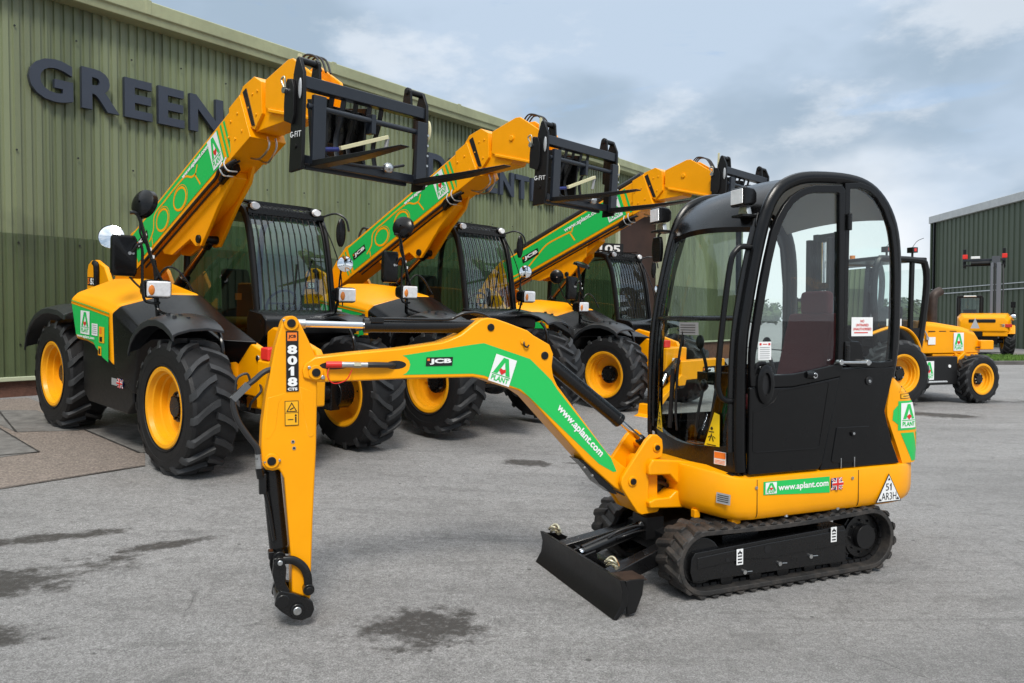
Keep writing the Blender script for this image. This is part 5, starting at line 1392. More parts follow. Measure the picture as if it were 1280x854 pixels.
    mb = MB(); mb.prism(wb, -.19, -.15, YEL); mb.prism(wb, .01, .05, YEL); mb.prism([bp(.9, -.16), bp(1.3, -.18), bp(1.9, -.17), bp(2.2, -.08), bp(2.2, .0), bp(.9, .0)], -.15, .01, YEL)
    a = bp(1.36, -.34); mb.cyl((a[0], -.215, a[1]), (a[0], .075, a[1]), .045, BLKM, n=18)
    mb.build('ram_bracket', boom_, .008)
    mb = MB(); n0 = (-.98, 1.40); a = bp(1.36, -.34); A = Vector((a[0], -.07, a[1])); B = Vector((n0[0], -.07, n0[1])); dd = (B - A)
    mb.cyl(A, A + dd * .60, .034, COP, n=18); mb.cyl(A + dd * .54, B, .062, BLK, n=20); mb.cyl(A, A + dd * .09, .058, BLK, n=16); mb.box(-1.15, -.80, -.16, .02, 1.2, 1.5, YEL)
    mb.build('lift_ram', T, .006)
    mb = MB()
    for t_, y, r_ in ((-.035, -.275, .017), (-.070, -.235, .012)):
        mb.tube([(bp(s_, t_)[0], y, bp(s_, t_)[1]) for s_ in (.15, .7, 1.4, Lb - .95, Lb - .72)] + [(bp(Lb - .60, -.02)[0], y - .02, bp(Lb - .6, -.02)[1]), (bp(Lb - .50, -.03)[0], y, bp(Lb - .5, -.03)[1]), (bp(Lb - .35, -.05)[0], y + .03, bp(Lb - .35, -.05)[1])], r_, HOSE, 8, 4)
    mb.tube([(bp(s_, -.012)[0], -.262, bp(s_, -.012)[1]) for s_ in (-.1, 1, Lb - .8)], .006, BLKV, 6, 2)
    for k in range(2):
        s_ = Lb - .56 + .09 * k
        mb.tube([(bp(s_, .05)[0], -.265, bp(s_, .05)[1]), (bp(s_ - .01, -.02)[0], -.30, bp(s_ - .01, -.02)[1]), (bp(s_, -.10)[0], -.28, bp(s_, -.10)[1]), (bp(s_ + .03, -.12)[0], -.2, bp(s_ + .03, -.12)[1])], .009, STL, 8)
    for k in range(2):
        mb.tube([(bp(Lb - .3, -.03)[0], -.1 + .08 * k, bp(Lb - .3, -.03)[1]), (bp(Lb - .16, -.12 - .03 * k)[0], -.1 + .08 * k, bp(Lb - .16, -.12 - .03 * k)[1]), (bp(Lb + .02, -.11)[0], -.1 + .08 * k, bp(Lb + .02, -.11)[1]), (bp(Lb + .05, -.01)[0], -.1 + .08 * k, bp(Lb + .05, -.01)[1])], .010, STL, 8)
    mb.bar((bp(Lb - .75, -.05)[0], -.19, bp(Lb - .75, -.05)[1]), (bp(Lb - .45, -.05)[0], -.19, bp(Lb - .45, -.05)[1]), .08, .07, BLKM)
    mb.build('hydraulic_pipes', boom_)
    mb = MB(); mb.tube([(bp(s_, Tb + .045)[0], .02, bp(s_, Tb + .045)[1]) for s_ in (.2, 1.0, 2.0, Lb - .2)], .030 if not long_boom else .055, HOSE, 10, 3)
    if long_boom: mb.tube([(bp(s_, Tb + .07)[0], -.12, bp(s_, Tb + .07)[1]) for s_ in (.3, 1.0, 2.0, Lb - .1)], .06, HOSE, 10, 3)
    else:
        mb.tube([(bp(.15, Tb)[0], -.1, bp(.15, Tb)[1]), (bp(.18, Tb + .12)[0], -.1, bp(.18, Tb + .12)[1]), (bp(.30, Tb + .18)[0], -.08, bp(.30, Tb + .18)[1]), (bp(.42, Tb + .05)[0], -.05, bp(.42, Tb + .05)[1])], .016, HOSE); mb.box(bp(.36, 0)[0] - .25, bp(.36, 0)[0] - .12, -.12, .0, bp(.36, Tb + .02)[1], bp(.36, Tb + .13)[1], BLK)
        mb.tube([(bp(.55, Tb)[0], -.1, bp(.55, Tb)[1]), (bp(.6, Tb + .09)[0], -.1, bp(.6, Tb + .09)[1]), (bp(.72, Tb + .02)[0], -.1, bp(.72, Tb + .02)[1])], .014, HOSE)
    mb.build('hose_carrier', boom_)
    # livery on the boom's right face
    d = Dec((P0[0], Y0, P0[1]), (ca, 0, sa), (-sa, 0, ca), .004)
    S1 = Lb - .52
    d.poly([(.02, .055), (S1, .055), (S1, Tb - .035), (.02, Tb - .035)], GRN, 0)
    if long_boom:
        d.maker(.50, .24, .44, .12, 2); pts = [(.05, .12), (.35, .10), (.6, .13), (.85, .22), (1.15, .32), (1.45, .32), (1.75, .30)]
        d.line(smooth_pts([(a, b, 0) for a, b in pts], 6) and [(p.x, p.y) for p in smooth_pts([(a, b, 0) for a, b in pts], 6)], .028, YEL, 1); d.line([(1.72, .30), (1.78, .12)], .03, YEL, 1); d.line([(1.76, .28), (1.86, .40)], .022, YEL, 1)
        d.text('www.aplant.com', 1.62, .325, .86, .10, WHT, 3, .03); d.hire(S1 - .36, .085, .30, .34, 1, GRN); d.rect(S1 + .08, .05, S1 + .12, Tb - .03, GRN, 0)
    else:
        d.rect(-.14, .05, -.11, Tb - .06, GRN, 0); d.rect(-.07, .05, -.04, Tb - .05, GRN, 0)
        d.maker(.08, .19, .33, .095, 2)
        for cx in (.80, 1.27): d.ring(cx, .195, .165, .125, .026, YEL, 1, .0); d.ring(cx + .02, .195, .175, .135, .008, YEL, 2)
        P = lambda pts: [(p.x, p.y) for p in smooth_pts([(a, b, 0) for a, b in pts], 6)]
        d.line(P([(.40, .13), (.55, .20), (.66, .34), (.95, .355), (1.25, .36), (1.48, .345), (1.60, .27), (1.70, .25)]), .022, YEL, 1); d.line([(.46, .04), (.48, .14)], .018, YEL, 1); d.line([(1.68, .25), (1.74, .10)], .022, YEL, 1); d.line([(1.69, .25), (1.77, .32)], .018, YEL, 1)
        d.text('www.aplant.com', 1.42, .333, .64, .064, WHT, 3, .05); d.hire(S1 - .235, .075, .215, .335, 1)
        for k in range(2): d.rect(S1 + .05 + .075 * k, .05, S1 + .085 + .075 * k, Tb - .03, GRN, 0)
    d.build('boom_livery', boom_)
    # fork carriage
    D = (0, 0) if not long_boom else (E[0] - 1.168 + .06, E[1] - 3.132 + .12)
    cx, cz = 2.5 + D[0], 2.68 + D[1]
    mb = MB(); X = lambda a: cx + a; Z = lambda a: cz + a
    mb.box(X(-.06), X(.05), -.62, .79, Z(.67), Z(.78), CARR); mb.box(X(-.10), X(.0), -.60, .78, Z(.03), Z(.11), CARR); mb.box(X(-.14), X(-.10), -.50, .70, Z(.0), Z(.04), CARR)
    cr = mb.build('fork_carriage', T, .010)
    for s, y in ((-1, -.635), (1, .79)):
        mb = MB(); mb.prism([(X(-.12), Z(-.05)), (X(.06), Z(-.03)), (X(.075), Z(.04)), (X(.075), Z(.60)), (X(.065), Z(.80)), (X(.0), Z(.935)), (X(-.045), Z(.93)), (X(-.085), Z(.80)), (X(-.10), Z(.62))], y - .018, y + .018, BLKM); mb.prism([(X(-.17), Z(.40)), (X(-.05), Z(.36)), (X(-.02), Z(.44)), (X(-.02), Z(.66)), (X(-.06), Z(.75)), (X(-.13), Z(.76)), (X(-.165), Z(.70)), (X(-.175), Z(.55))], y - (.05 if s < 0 else -.018), y + (-.018 if s < 0 else .05), BLKM)
        sp = mb.build('side_plate', cr, .006)
        if s < 0:
            d = Dec((X(-.105), y - .018, Z(.25)), (1, 0, 0), (0, 0, 1), .003); d.text('G-', 0, 0, .062, .050, WHT, 0, .015); d.text('FIT', .072, 0, .098, .050, WHT, 0, .0); d.build('plate_lettering', sp)
            mb = MB(); mb.cyl((X(-.02), y - .03, Z(.17)), (X(-.02), y - .018, Z(.17)), .020, BLKM, n=12); mb.cyl((X(-.15), y - .075, Z(.66)), (X(-.15), y - .03, Z(.66)), .028, STL, n=12); mb.tube([(X(-.15), y - .065, Z(.68)), (X(-.19), y - .07, Z(.75)), (X(-.14), y - .07, Z(.77)), (X(-.13), y - .065, Z(.68))], .009, BRS); mb.ell((X(.045), y - .03, Z(.66)), .022, .012, .09, GREYST); mb.box(X(-.13), X(-.11), y + .05, y + .08, Z(.76), Z(1.0), CREAM); mb.build('locking_pin', sp)
        else:
            mb = MB(); mb.ell((X(.04), y + .04, Z(.56)), .05, .02, .11, CREAM); [mb.bolt((X(.06), y - .02, Z(.2 + .1 * k)), (1, 0, 0), .012, STL, .06) for k in range(4)]; mb.build('locking_pin', sp)
        mb = MB(); yi = y + (.02 if s < 0 else -.02); yo = yi + (.16 if s < 0 else -.16)
        hk = [(X(-.10), Z(.76)), (X(.04), Z(.76)), (X(.02), Z(.92)), (X(-.03), Z(.955)), (X(-.07), Z(.93))]
        mb.prism(hk, yo - .014, yo + .014, BLKM); mb.cyl((X(-.025), min(yi, yo) - .03, Z(.915)), (X(-.025), max(yi, yo) + .03, Z(.915)), .030, BLKM, n=16); mb.cyl((X(-.025), yo - .02, Z(.915)), (X(-.025), yo + .02, Z(.915)), .040, BLKM, n=16); mb.build('hitch_hook', cr, .005)
    mb = MB(); mb.cyl((X(.07), -.60, Z(.52)), (X(.07), .76, Z(.52)), .026, CARR, n=16); mb.box(X(.0), X(.10), .08, .13, Z(.40), Z(.58), CARR)
    mb.build('fork_shaft', cr, .004)
    mb = MB()
    for k, y in enumerate((-.27, -.14, .0, .16, .30)):
        mb.tube([(X(-.04), y, Z(.70)), (X(-.09), y, Z(.5)), (X(-.17), y + .01, Z(.32)), (X(-.10), y, Z(.08))], (.030, .011), CARR if k % 2 else BLKM, 8, 4, flat=(1, 0, 0))
    mb.prism([(X(-.40), Z(.70)), (X(-.07), Z(.66)), (X(-.10), Z(.15)), (X(-.32), Z(.10))], -.30, -.27, BLKM); mb.prism([(X(-.40), Z(.70)), (X(-.07), Z(.66)), (X(-.10), Z(.15)), (X(-.32), Z(.10))], .13, .16, BLKM)
    mb.prism([(X(-.30), Z(.66)), (X(-.12), Z(.62)), (X(-.2), Z(.3)), (X(-.36), Z(.2))], -.27, .13, BLK)
    mb.build('carriage_rib', cr, .003)
    mb = MB(); mb.bar((X(.10), -.27, Z(.205)), (X(.10), .27, Z(.40)), .035, .035, CREAM); mb.bar((X(.10), .27, Z(.40)), (X(.08), .26, Z(.25)), .03, .03, GREYST); mb.ell((X(.05), .33, Z(.12)), .05, .06, .05, STL); mb.cyl((X(.06), -.45, Z(.17)), (X(.07), -.26, Z(.20)), .02, BLU, n=10)
    mb.tube([(X(.0), -.5, Z(.3)), (X(.03), -.35, Z(.12)), (X(.02), .0, Z(.10)), (X(.05), .3, Z(.12)), (X(.02), .55, Z(.18))], .014, HOSE); mb.build('locking_bar', cr, .003)
    for y in (-.50, .70):
        mb = MB()
        mb.box(X(.07), X(.115), y - .065, y + .065, Z(.02), Z(.62), CARR)
        zt = .07 if y > 0 else .045
        mb.rings([[(X(.07), y - .065, Z(.0)), (X(.07), y + .065, Z(.0)), (X(.07), y + .065, Z(.055)), (X(.07), y - .065, Z(.055))], [(X(.75), y - .065, Z(.012 + zt * .5)), (X(.75), y + .065, Z(.012 + zt * .5)), (X(.75), y + .065, Z(.05 + zt * .5)), (X(.75), y - .065, Z(.05 + zt * .5))], [(X(1.27), y - .045, Z(.04 + zt)), (X(1.27), y + .045, Z(.04 + zt)), (X(1.27), y + .045, Z(.05 + zt)), (X(1.27), y - .045, Z(.05 + zt))]], BLKM)
        mb.build('fork', cr, .008)
    c_ = Vector((cx, .10, cz + .40)); cr.matrix_local = Matrix.Translation(c_) @ Matrix.Scale(.93, 4) @ Matrix.Translation(-c_)
    # cab
    ya, yb = .16, 1.12
    apil = [(.68, 1.08), (.665, 1.30), (.615, 1.60), (.545, 1.95), (.455, 2.28), (.36, 2.46)]
    mb = MB()
    for y in (ya, yb):
        mb.tube([(x, y, z) for x, z in apil] + [(.28, y, 2.52), (.05, y, 2.545), (-.60, y, 2.53), (-.84, y, 2.47), (-.93, y, 2.25), (-.95, y, 1.8), (-.95, y, 1.08)], (.045, .035), BLKM, 10, 3, flat=(0, 1, 0))
        mb.prism([(.72, .60), (.70, 1.10), (-.95, 1.10), (-.95, .85), (-.60, .60)], y - .03, y + .03, BLKM)
    mb.box(-.98, .70, ya, yb, .60, .66, BLKM); mb.box(.64, .70, ya, yb, .62, 1.30, BLKM); mb.box(-.98, -.93, ya, yb, .62, 1.12, BLKM)
    cb = mb.build('cab', T)
    mb = MB(); rs = []
    for x, z in ((.36, 2.44), (.30, 2.53), (.05, 2.57), (-.3, 2.575), (-.62, 2.555), (-.86, 2.48)):
        rs.append([(x, ya - .01 + (yb - ya + .02) * k / 8, z + .03 * (1 - (k / 4 - 1) ** 2)) for k in range(9)])
    mb.rings(rs, BLKM, False, False, False); rs2 = [[(p[0], p[1], p[2] - .05) for p in r] for r in rs]; mb.rings(rs2, LINER, False, False, False); mb.build('cab_roof', cb)
    mb = MB(); fr = [[(x - .005, y, z) for x, z in [(.65, 1.32)] + apil[2:]] for y in (ya + .02, yb - .02)]; mb.rings(fr, GLW, False, False, False); mb.build('windscreen', cb)
    for y in (ya, yb):
        mb = MB(); mb.add([(x, y, z) for x, z in [(.66, 1.10)] + apil[1:] + [(.28, 2.50), (-.60, 2.51), (-.83, 2.45), (-.92, 2.25), (-.94, 1.10)]], [list(range(12))][:1] if False else [list(range(11))], GLD); o = mb.build('side_window', cb)
        if y == ya:
            d = Dec((.25, y - .032, .98), (1, 0, 0), (0, 0, 1), .003); d.rect(0, 0, .06, .09, WHT, 0); d.rect(.01, .02, .05, .035, BLKV, 1); d.rect(.02, .05, .05, .065, BLKV, 1); d.build('sticker', cb)
    mb = MB(); mb.add([(-.945, ya, 1.12), (-.945, yb, 1.12), (-.92, yb, 2.40), (-.92, ya, 2.40)], [(0, 1, 2, 3)], GLD); mb.build('rear_window', cb)
    mb = MB(); mb.prism([(.68, 1.08), (.68, 1.36), (.72, 1.45), (.98, 1.42), (1.06, 1.36), (1.06, 1.20), (.95, 1.10)], .02, 1.14, PLA); mb.build('dash_cowl', cb, .02)
    gd = MB()
    for k in range(12):
        y = ya + .06 + (yb - ya - .12) * k / 11; gd.tube([(x + .05, y, z) for x, z in [(.66, 1.42)] + apil[2:]] + [(.34, y, 2.56), (.10, y, 2.60)], .0065, BLKV, 6, 2)
    for x, z in ((.36, 2.585), (.10, 2.625)): gd.bar((x, ya + .02, z), (x, yb - .02, z), .025, .025, BLK)
    for y in (ya + .02, yb - .02): gd.bar((.38, y, 2.585), (.08, y, 2.63), .02, .02, BLK)
    gd.bar((.40, ya, 2.50), (.40, yb, 2.50), .05, .06, BLK); gd.tube([(.70, ya + .04, 1.42), (.76, .64, 1.40), (.70, yb - .04, 1.42)], .012, PLA); gd.build('windscreen_guard', cb)
    gd = MB(); gd.tube([(.60, .70, 1.45), (.57, .80, 1.75), (.50, .92, 2.0)], .010, BLK); gd.bar((.62, .62, 1.5), (.55, .70, 1.95), .012, .02, RUB); gd.build('wiper', cb)
    for y in (ya + .06, yb - .13):
        l = MB(); l.ell((.42, y, 2.545), .05, .062, .050, PLA); o = l.build('work_lamp', cb); l = MB(); l.rings([[(.455, y + .058 * math.cos(a), 2.547 + .042 * math.sin(a)) for a in [i * math.pi / 10 for i in range(20)]], [(.478, y + .048 * math.cos(a), 2.547 + .034 * math.sin(a)) for a in [i * math.pi / 10 for i in range(20)]]], LENS); l.build('lens', o)
    mb = MB(); mb.rings([[(-.35 + .05 * s * math.cos(a), .32 + .05 * s * math.sin(a), z) for a in [i * math.pi / 8 for i in range(16)]] for z, s in ((2.64, 1), (2.70, 1), (2.76, .95), (2.785, .6))], AMB); mb.cyl((-.35, .32, 2.57), (-.35, .32, 2.645), .05, BLK, n=14); mb.build('beacon', cb)
    mb = MB(); mb.rings([[(-.10, .40, 1.22), (-.10, .88, 1.22), (-.10, .88, 1.30), (-.10, .40, 1.30)], [(-.60, .40, 1.20), (-.60, .88, 1.20), (-.60, .88, 1.30), (-.60, .40, 1.30)]], TAN); mb.rings([[(-.60, .42, 1.28), (-.60, .86, 1.28), (-.50, .86, 1.28), (-.50, .42, 1.28)], [(-.74, .46, 1.86), (-.74, .82, 1.86), (-.66, .80, 1.88), (-.66, .48, 1.88)]], SEAT); mb.box(-.6, -.1, .44, .84, .66, 1.2, PLA); d_ = mb.build('seat', cb, .04, 3)
    mb = MB(); mb.box(-.56, -.55, .57, .65, 1.50, 1.58, ORG); mb.build('seat_badge', d_)
    mb = MB(); mb.tube([(.62, .64, 1.0), (.45, .64, 1.35), (.36, .64, 1.48)], .03, PLA); ring = [(.34 + .08 * math.sin(a), .64 + .18 * math.cos(a), 1.50 + .15 * math.sin(a)) for a in [i * math.pi / 10 for i in range(20)]]; mb.tube(ring, .014, BLKV, 8, 1, True); mb.bar((.34, .46, 1.5), (.34, .82, 1.5), .02, .02, BLKV); mb.build('steering_wheel', cb)
    # lamps and mirrors on the cowl and on the far side
    for s in (-1, 1):
        bx, by = (.70, -.98) if s < 0 else (.92, 1.02)
        l = MB(); l.rings([[(bx - .12, by + .04 + dy * .8, 1.63 + dz * .8) for dy, dz in [(-.12, -.08), (.12, -.08), (.12, .08), (-.12, .08)]], [(bx + .05, by + .06 + dy, 1.63 + dz) for dy, dz in [(-.14, -.095), (.14, -.095), (.14, .095), (-.14, .095)]]], PLA); hl = l.build('headlight', T, .04, 3)
        l = MB(); l.rings([[(bx + .052, by + .06 + .115 * f * max(-1, min(1, 1.35 * math.cos(a))), 1.63 + .075 * f * max(-1, min(1, 1.35 * math.sin(a)))) for a in [i * math.pi / 12 for i in range(24)]] for f in (1, )] + [[(bx + .068, by + .06 + .10 * max(-1, min(1, 1.35 * math.cos(a))), 1.63 + .062 * max(-1, min(1, 1.35 * math.sin(a)))) for a in [i * math.pi / 12 for i in range(24)]]], LENS); l.build('lens', hl)
        l = MB(); l.ell((bx + .066, by - .015, 1.62), .012, .03, .05, AMB); l.build('indicator', hl)
        l = MB(); l.tube([(bx - .02, by + .06, 1.55), (bx, by + .06, 1.46), (bx + .1, by + .10, 1.40), (bx + .5, by + .25, 1.36)] if s < 0 else [(bx - .05, by, 1.55), (bx - .1, by, 1.4), (bx - .25, by, 1.35)], .014, BLK); l.build('lamp_stalk', hl)
    mb = MB()
    rr = lambda x, sc: [(x, -1.235 + .115 * sc * max(-.97, min(.97, 1.3 * math.cos(a))) , 1.925 + .195 * sc * max(-.97, min(.97, 1.3 * math.sin(a)))) for a in [i * math.pi / 14 for i in range(28)]]
    mb.rings([rr(.70, .96), rr(.72, 1), rr(.752, .97), rr(.765, .85)], PLA); mr_ = mb.build('wing_mirror', T)
    mb = MB(); mb.add(rr(.698, .90), [list(range(28))], MIRR); mb.build('mirror_face', mr_)
    mb = MB(); mb.tube([(.77, -1.18, 1.96), (.80, -1.13, 2.04), (.80, -1.10, 1.98), (.78, -1.09, 1.8), (.77, -1.07, 1.55), (.76, -1.0, 1.50), (.72, -.9, 1.50)], .013, BLK); mb.tube([(.72, -1.28, 2.16) if False else (.74, -1.19, 2.32), (.75, -1.12, 2.30), (.74, -1.05, 2.10), (.72, -.96, 1.86), (.70, -.86, 1.68)], .017, BLK); mb.tube([(.70, -.95, 1.9), (.68, -.92, 1.75), (.66, -.9, 1.55), (.64, -.88, 1.36)], .02, BLK)
    mb.tube([(.70, -.93, 1.72), (.74, -.84, 1.84), (.78, -.74, 1.80), (.82, -.62, 1.62)], .010, BLK)
    for z in (2.0, 1.93): mb.box(.725, .74, -1.02 + (2 - z) * .4, -.99 + (2 - z) * .4, z - .015, z + .015, WHT)
    mb.bolt((.765, -1.20, 1.95), (1, 0, 0), .016, STL); mb.bolt((.765, -1.17, 1.95), (1, 0, 0), .012, STL); mb.build('mirror_arm', mr_)
    def rmir(c, r, nrm, nm='round_mirror'):
        c = Vector(c); nrm = Vector(nrm).normalized(); mb = MB()
        mb.lathe([(r * .96, .0), (r, .01), (r * .92, -.035), (r * .6, -.06), (.01, -.068)], c, nrm, PLA, 28); o = mb.build(nm, T); mb = MB(); mb.lathe([(.005, .018), (r * .5, .015), (r * .97, .004)], c, nrm, MIRR, 28); mb.build('mirror_face', o); return o
    if long_boom: o = rmir((.74, -1.02, 2.28), .145, (-.25, -.15, -1.0))
    else: o = rmir((.73, -1.05, 2.41), .140, (-.33, .9, -.28))
    mb = MB(); c = o.data.vertices[0].co; mb.tube([(.72, -1.06, 2.34), (.73, -1.09, 2.24), (.75, -1.10, 2.14), (.74, -1.05, 2.05)], .010, BLK); mb.build('mirror_arm', o)
    if 'first' in KIND or True:
        o = rmir((.40, -1.215, 2.10), .115, (.75, -.5, .25) if not long_boom else (-.6, .7, .1))
        mb = MB(); mb.tube([(.42, -1.20, 2.0), (.5, -1.1, 1.75), (.62, -1.0, 1.6)], .010, BLK); mb.build('mirror_arm', o); o['second'] = 1
    mb = MB(); mb.ell((.62, 1.22, 2.34), .035, .065, .17, PLA); fm = mb.build('wing_mirror', T); mb = MB(); mb.tube([(.36, 1.10, 2.50), (.52, 1.20, 2.56), (.62, 1.28, 2.50), (.66, 1.30, 2.36)], .012, BLK); mb.tube([(.45, 1.10, 2.42), (.55, 1.16, 2.2), (.66, 1.20, 1.9), (.75, 1.18, 1.5)], .007, BLK); mb.build('mirror_arm', fm)
    o = rmir((.80, 1.16, 1.98), .09, (.75, -.6, .1)); mb = MB(); mb.tube([(.76, 1.16, 1.98), (.72, 1.15, 1.8), (.72, 1.14, 1.5)], .010, BLK); mb.build('mirror_arm', o)
    if long_boom:
        mb = MB(); mb.box(2.08, 2.26, -.34, 1.0, .56, .86, YEL); mb.prism([(-.40, .48), (-.22, .48), (-.18, .60), (-.34, .66), (-.44, .60)], 2.07, 2.27, YEL, 'yz'); sb = mb.build('stabiliser_beam', T, .015)
        d = Dec((2.261, .28, .60), (0, 1, 0), (0, 0, 1), .004); d.maker(0, 0, .40, .15, 0); d.build('maker_badge', sb)
        for s, y0 in ((-1, -.30), (1, .90)):
            mb = MB(); mb.rings([[(2.10, y0 + .09 * s * -1, .66), (2.10, y0 + .10 * s, .50), (2.24, y0 + .10 * s, .50), (2.24, y0 + .09 * s * -1, .66)][:: 1], [(2.10, y0 + .74 * s, .20), (2.10, y0 + .66 * s, .09), (2.24, y0 + .66 * s, .09), (2.24, y0 + .74 * s, .20)]], YEL); lg = mb.build('stabiliser_leg', T, .012)
            mb = MB(); mb.prism([(y0 + .48 * s, .03), (y0 + .92 * s, .03), (y0 + .94 * s, .06), (y0 + .82 * s, .09), (y0 + .80 * s, .24), (y0 + .70 * s, .24), (y0 + .64 * s, .09), (y0 + .48 * s, .06)], 2.02, 2.32, YEL, 'yz'); mb.build('stabiliser_foot', lg, .012)
            mb = MB(); mb.cyl((2.17, y0 + .02 * s, .86), (2.17, y0 + .34 * s, .66), .06, BLK, n=16); mb.cyl((2.17, y0 + .34 * s, .66), (2.17, y0 + .62 * s, .26), .03, CHR, n=12); mb.build('stabiliser_ram', lg)
        d = Dec((-.30, .72, 2.60), (.55, .83, 0), (0, 0, 1), .008); d.mb.box(-.46, .62, .66, .70, 2.60, 2.61, BLK)
        d.rect(-.12, 0, .50, .20, BLKV, 0); d.text('I105', -.08, .03, .52, .14, WHT, 1, .03); d.build('number_plate', cb)
    return T

KIND = ['first']
t1 = telehandler(frame_matrix((-3.3604, 8.5101, .2605), 131.4, 3.6), 'nearest raised-boom telehandler, left of the excavator, with two round mirrors over its hood')
index_kids()
t2 = copy_tree(t1)
for o in [o for o in COL.objects if o.parent == t2 and 'second' in o.keys()]:
    for c in [c for c in COL.objects if c.parent == o]: bpy.data.objects.remove(c)
    bpy.data.objects.remove(o)
for o in COL.objects:
    if 'second' in o.keys(): del o['second']
t2.matrix_world = frame_matrix((-1.27, 10.72, .31), 132, 3.6)
t2['label'] = 'middle raised-boom telehandler, standing between the two others of its row'
KIND = []
t3 = telehandler(frame_matrix((1.2013, 13.6611, .17), 134, 3.0), 'farthest raised-boom telehandler, partly behind the excavator cab, longer boom and yellow stabiliser feet', True)
# ------------------------------------------------------------------ rough-terrain fork lift beyond the excavator
FB = proto_wheel(.60, .40, .33, 16); FS = proto_wheel(.455, .30, .27, 16)
F = thing('rough_terrain_forklift', 'yellow rough-terrain forklift with a long hood, standing beyond the excavator at right', 'forklift', matrix=Matrix.Translation((7.52, 14.75, 0)) @ Matrix.Rotation(R(197), 4, 'Z'))
for s in (1, -1): put_wheel(F, FB, (.98, s * .84, .60), 0, s < 0); put_wheel(F, FS, (-.95, s * .76, .455), R(4), s < 0)
mb = MB(); mb.box(-1.1, 1.2, -.35, .35, .42, .85, BLKM); mb.cyl((.98, -.8, .6), (.98, .8, .6), .10, BLK); mb.cyl((-.95, -.7, .455), (-.95, .7, .455), .08, BLK); mb.box(-1.0, -.8, -.5, .5, .4, .62, BLK); mb.build('chassis', F, .01)
mb = MB(); rs = []
for x, zt, w in ((.16, 1.56, .50), (-.3, 1.52, .52), (-.9, 1.44, .52), (-1.22, 1.36, .50), (-1.36, 1.24, .46), (-1.40, 1.05, .44)):
    rs.append([(x, -w, .92), (x, -w, zt - .10), (x, -w + .06, zt - .02), (x, 0, zt), (x, w - .06, zt - .02), (x, w, zt - .10), (x, w, .92)])
mb.rings(rs, YEL); fh = mb.build('hood', F, .02, 3, 25)
mb = MB(); mb.box(-1.30, -.2, -.50, .50, .72, .918, YEL); mb.box(-1.62, -1.30, -.55, .55, .98, 1.16, YEL); mb.box(-.75, -.68, .50, .56, .50, .92, YEL); mb.prism([(-1.3, .72), (-.9, .95), (-.6, .72)], -.56, .56, YEL); mb.build('rear_frame', F, .02)
mb = MB()
for x in (-.15, -.4, -.65): mb.box(x - .08, x + .08, .519, .523, 1.33, 1.345, BLKV)
mb.tube([(.14, .53, 1.5), (0, .535, 1.3), (-.05, .535, 1.2)], .012, GREYST); mb.box(-.06, .0, .52, .55, 1.18, 1.24, STL); mb.box(-1.30, -1.2, .52, .535, 1.02, 1.04, BLKV); mb.build('hood_vent', fh)
d = Dec((-.66, .525, .97), (-1, 0, 0), (0, 0, 1), .004); d.hire(0, 0, .24, .34, 0); d.rect(-.60, .12, -.43, .26, WHT, 0); d.rect(-.80, .20, -.70, .38, WHT, 0); d.rect(-.775, .22, -.725, .28, BLU, 1); d.poly([(.40, .42), (.62, .42), (.51, .62)], GREYST, 0); d.build('hire_badge', fh)
mb = MB(); mb.box(-.50, .30, .30, .78, .36, .88, BLKM); mb.box(-.22, .24, .78, .84, .40, .44, GREYST); fb = mb.build('side_tank', F, .02)
mb = MB(); mb.bolt((-.30, .78, .70), (0, 1, 0), .03, WHT); mb.build('filler_cap', fb)
d = Dec((.28, .782, .46), (-1, 0, 0), (0, 0, 1), .004); d.hire(0, 0, .22, .34, 0); d.build('hire_badge', fb)
for s in (1, -1):
    mb = MB(); mb.tube([(.32, .70 * s, .45), (.33, .74 * s, .9), (.42, .72 * s, 1.2), (.62, .70 * s, 1.38), (.95, .70 * s, 1.42), (1.4, .70 * s, 1.30)], (.03, .05), YEL, 8, 4, flat=(0, 1, 0)); mb.build('mudguard', F)
mb = MB()
cp = [(.20, .95), (.10, 1.5), (.02, 2.2), (.06, 2.55), (.2, 2.64), (.9, 2.66), (1.12, 2.62), (1.2, 2.2), (1.18, 1.5), (1.1, .95)]
for y in (.55, -.55):
    mb.tube([(x, y, z) for x, z in cp], .06, BLKM, 8, 3); mb.prism([(.20, .80), (.12, 1.40), (1.15, 1.40), (1.1, .95), (.9, .80)], y - .02, y + .02, BLKM); mb.bar((.38, y, 1.4), (.36, y, 2.6), .06, .07, BLKM)
fc = mb.build('cab', F)
mb = MB(); mb.box(.04, 1.16, -.58, .58, 2.63, 2.70, BLKM); mb.build('cab_roof', fc, .02)
for y in (.545, -.545):
    mb = MB(); mb.add([(x, y, z) for x, z in [(.12, 1.40), (.03, 2.2), (.08, 2.55), (.2, 2.62), (.9, 2.64), (1.1, 2.6), (1.19, 2.2), (1.16, 1.40)]], [list(range(8))], GLS); o = mb.build('side_window', fc)
    if y > 0: d = Dec((.92, .547, 1.44), (-1, 0, 0), (0, 0, 1), .004); d.rect(0, 0, .34, .13, WHT, 0); d.text('926', .04, .025, .26, .08, GREYST, 1, .04); d.build('number_sticker', o)
mb = MB(); mb.add([(.10, -.5, 1.45), (.10, .5, 1.45), (.04, .5, 2.5), (.04, -.5, 2.5)], [(0, 1, 2, 3)], GLS); mb.build('cab_window', fc)
mb = MB(); mb.add([(1.17, -.5, 1.45), (1.17, .5, 1.45), (1.14, .5, 2.5), (1.14, -.5, 2.5)], [(0, 1, 2, 3)], GLS); mb.build('cab_window', fc)
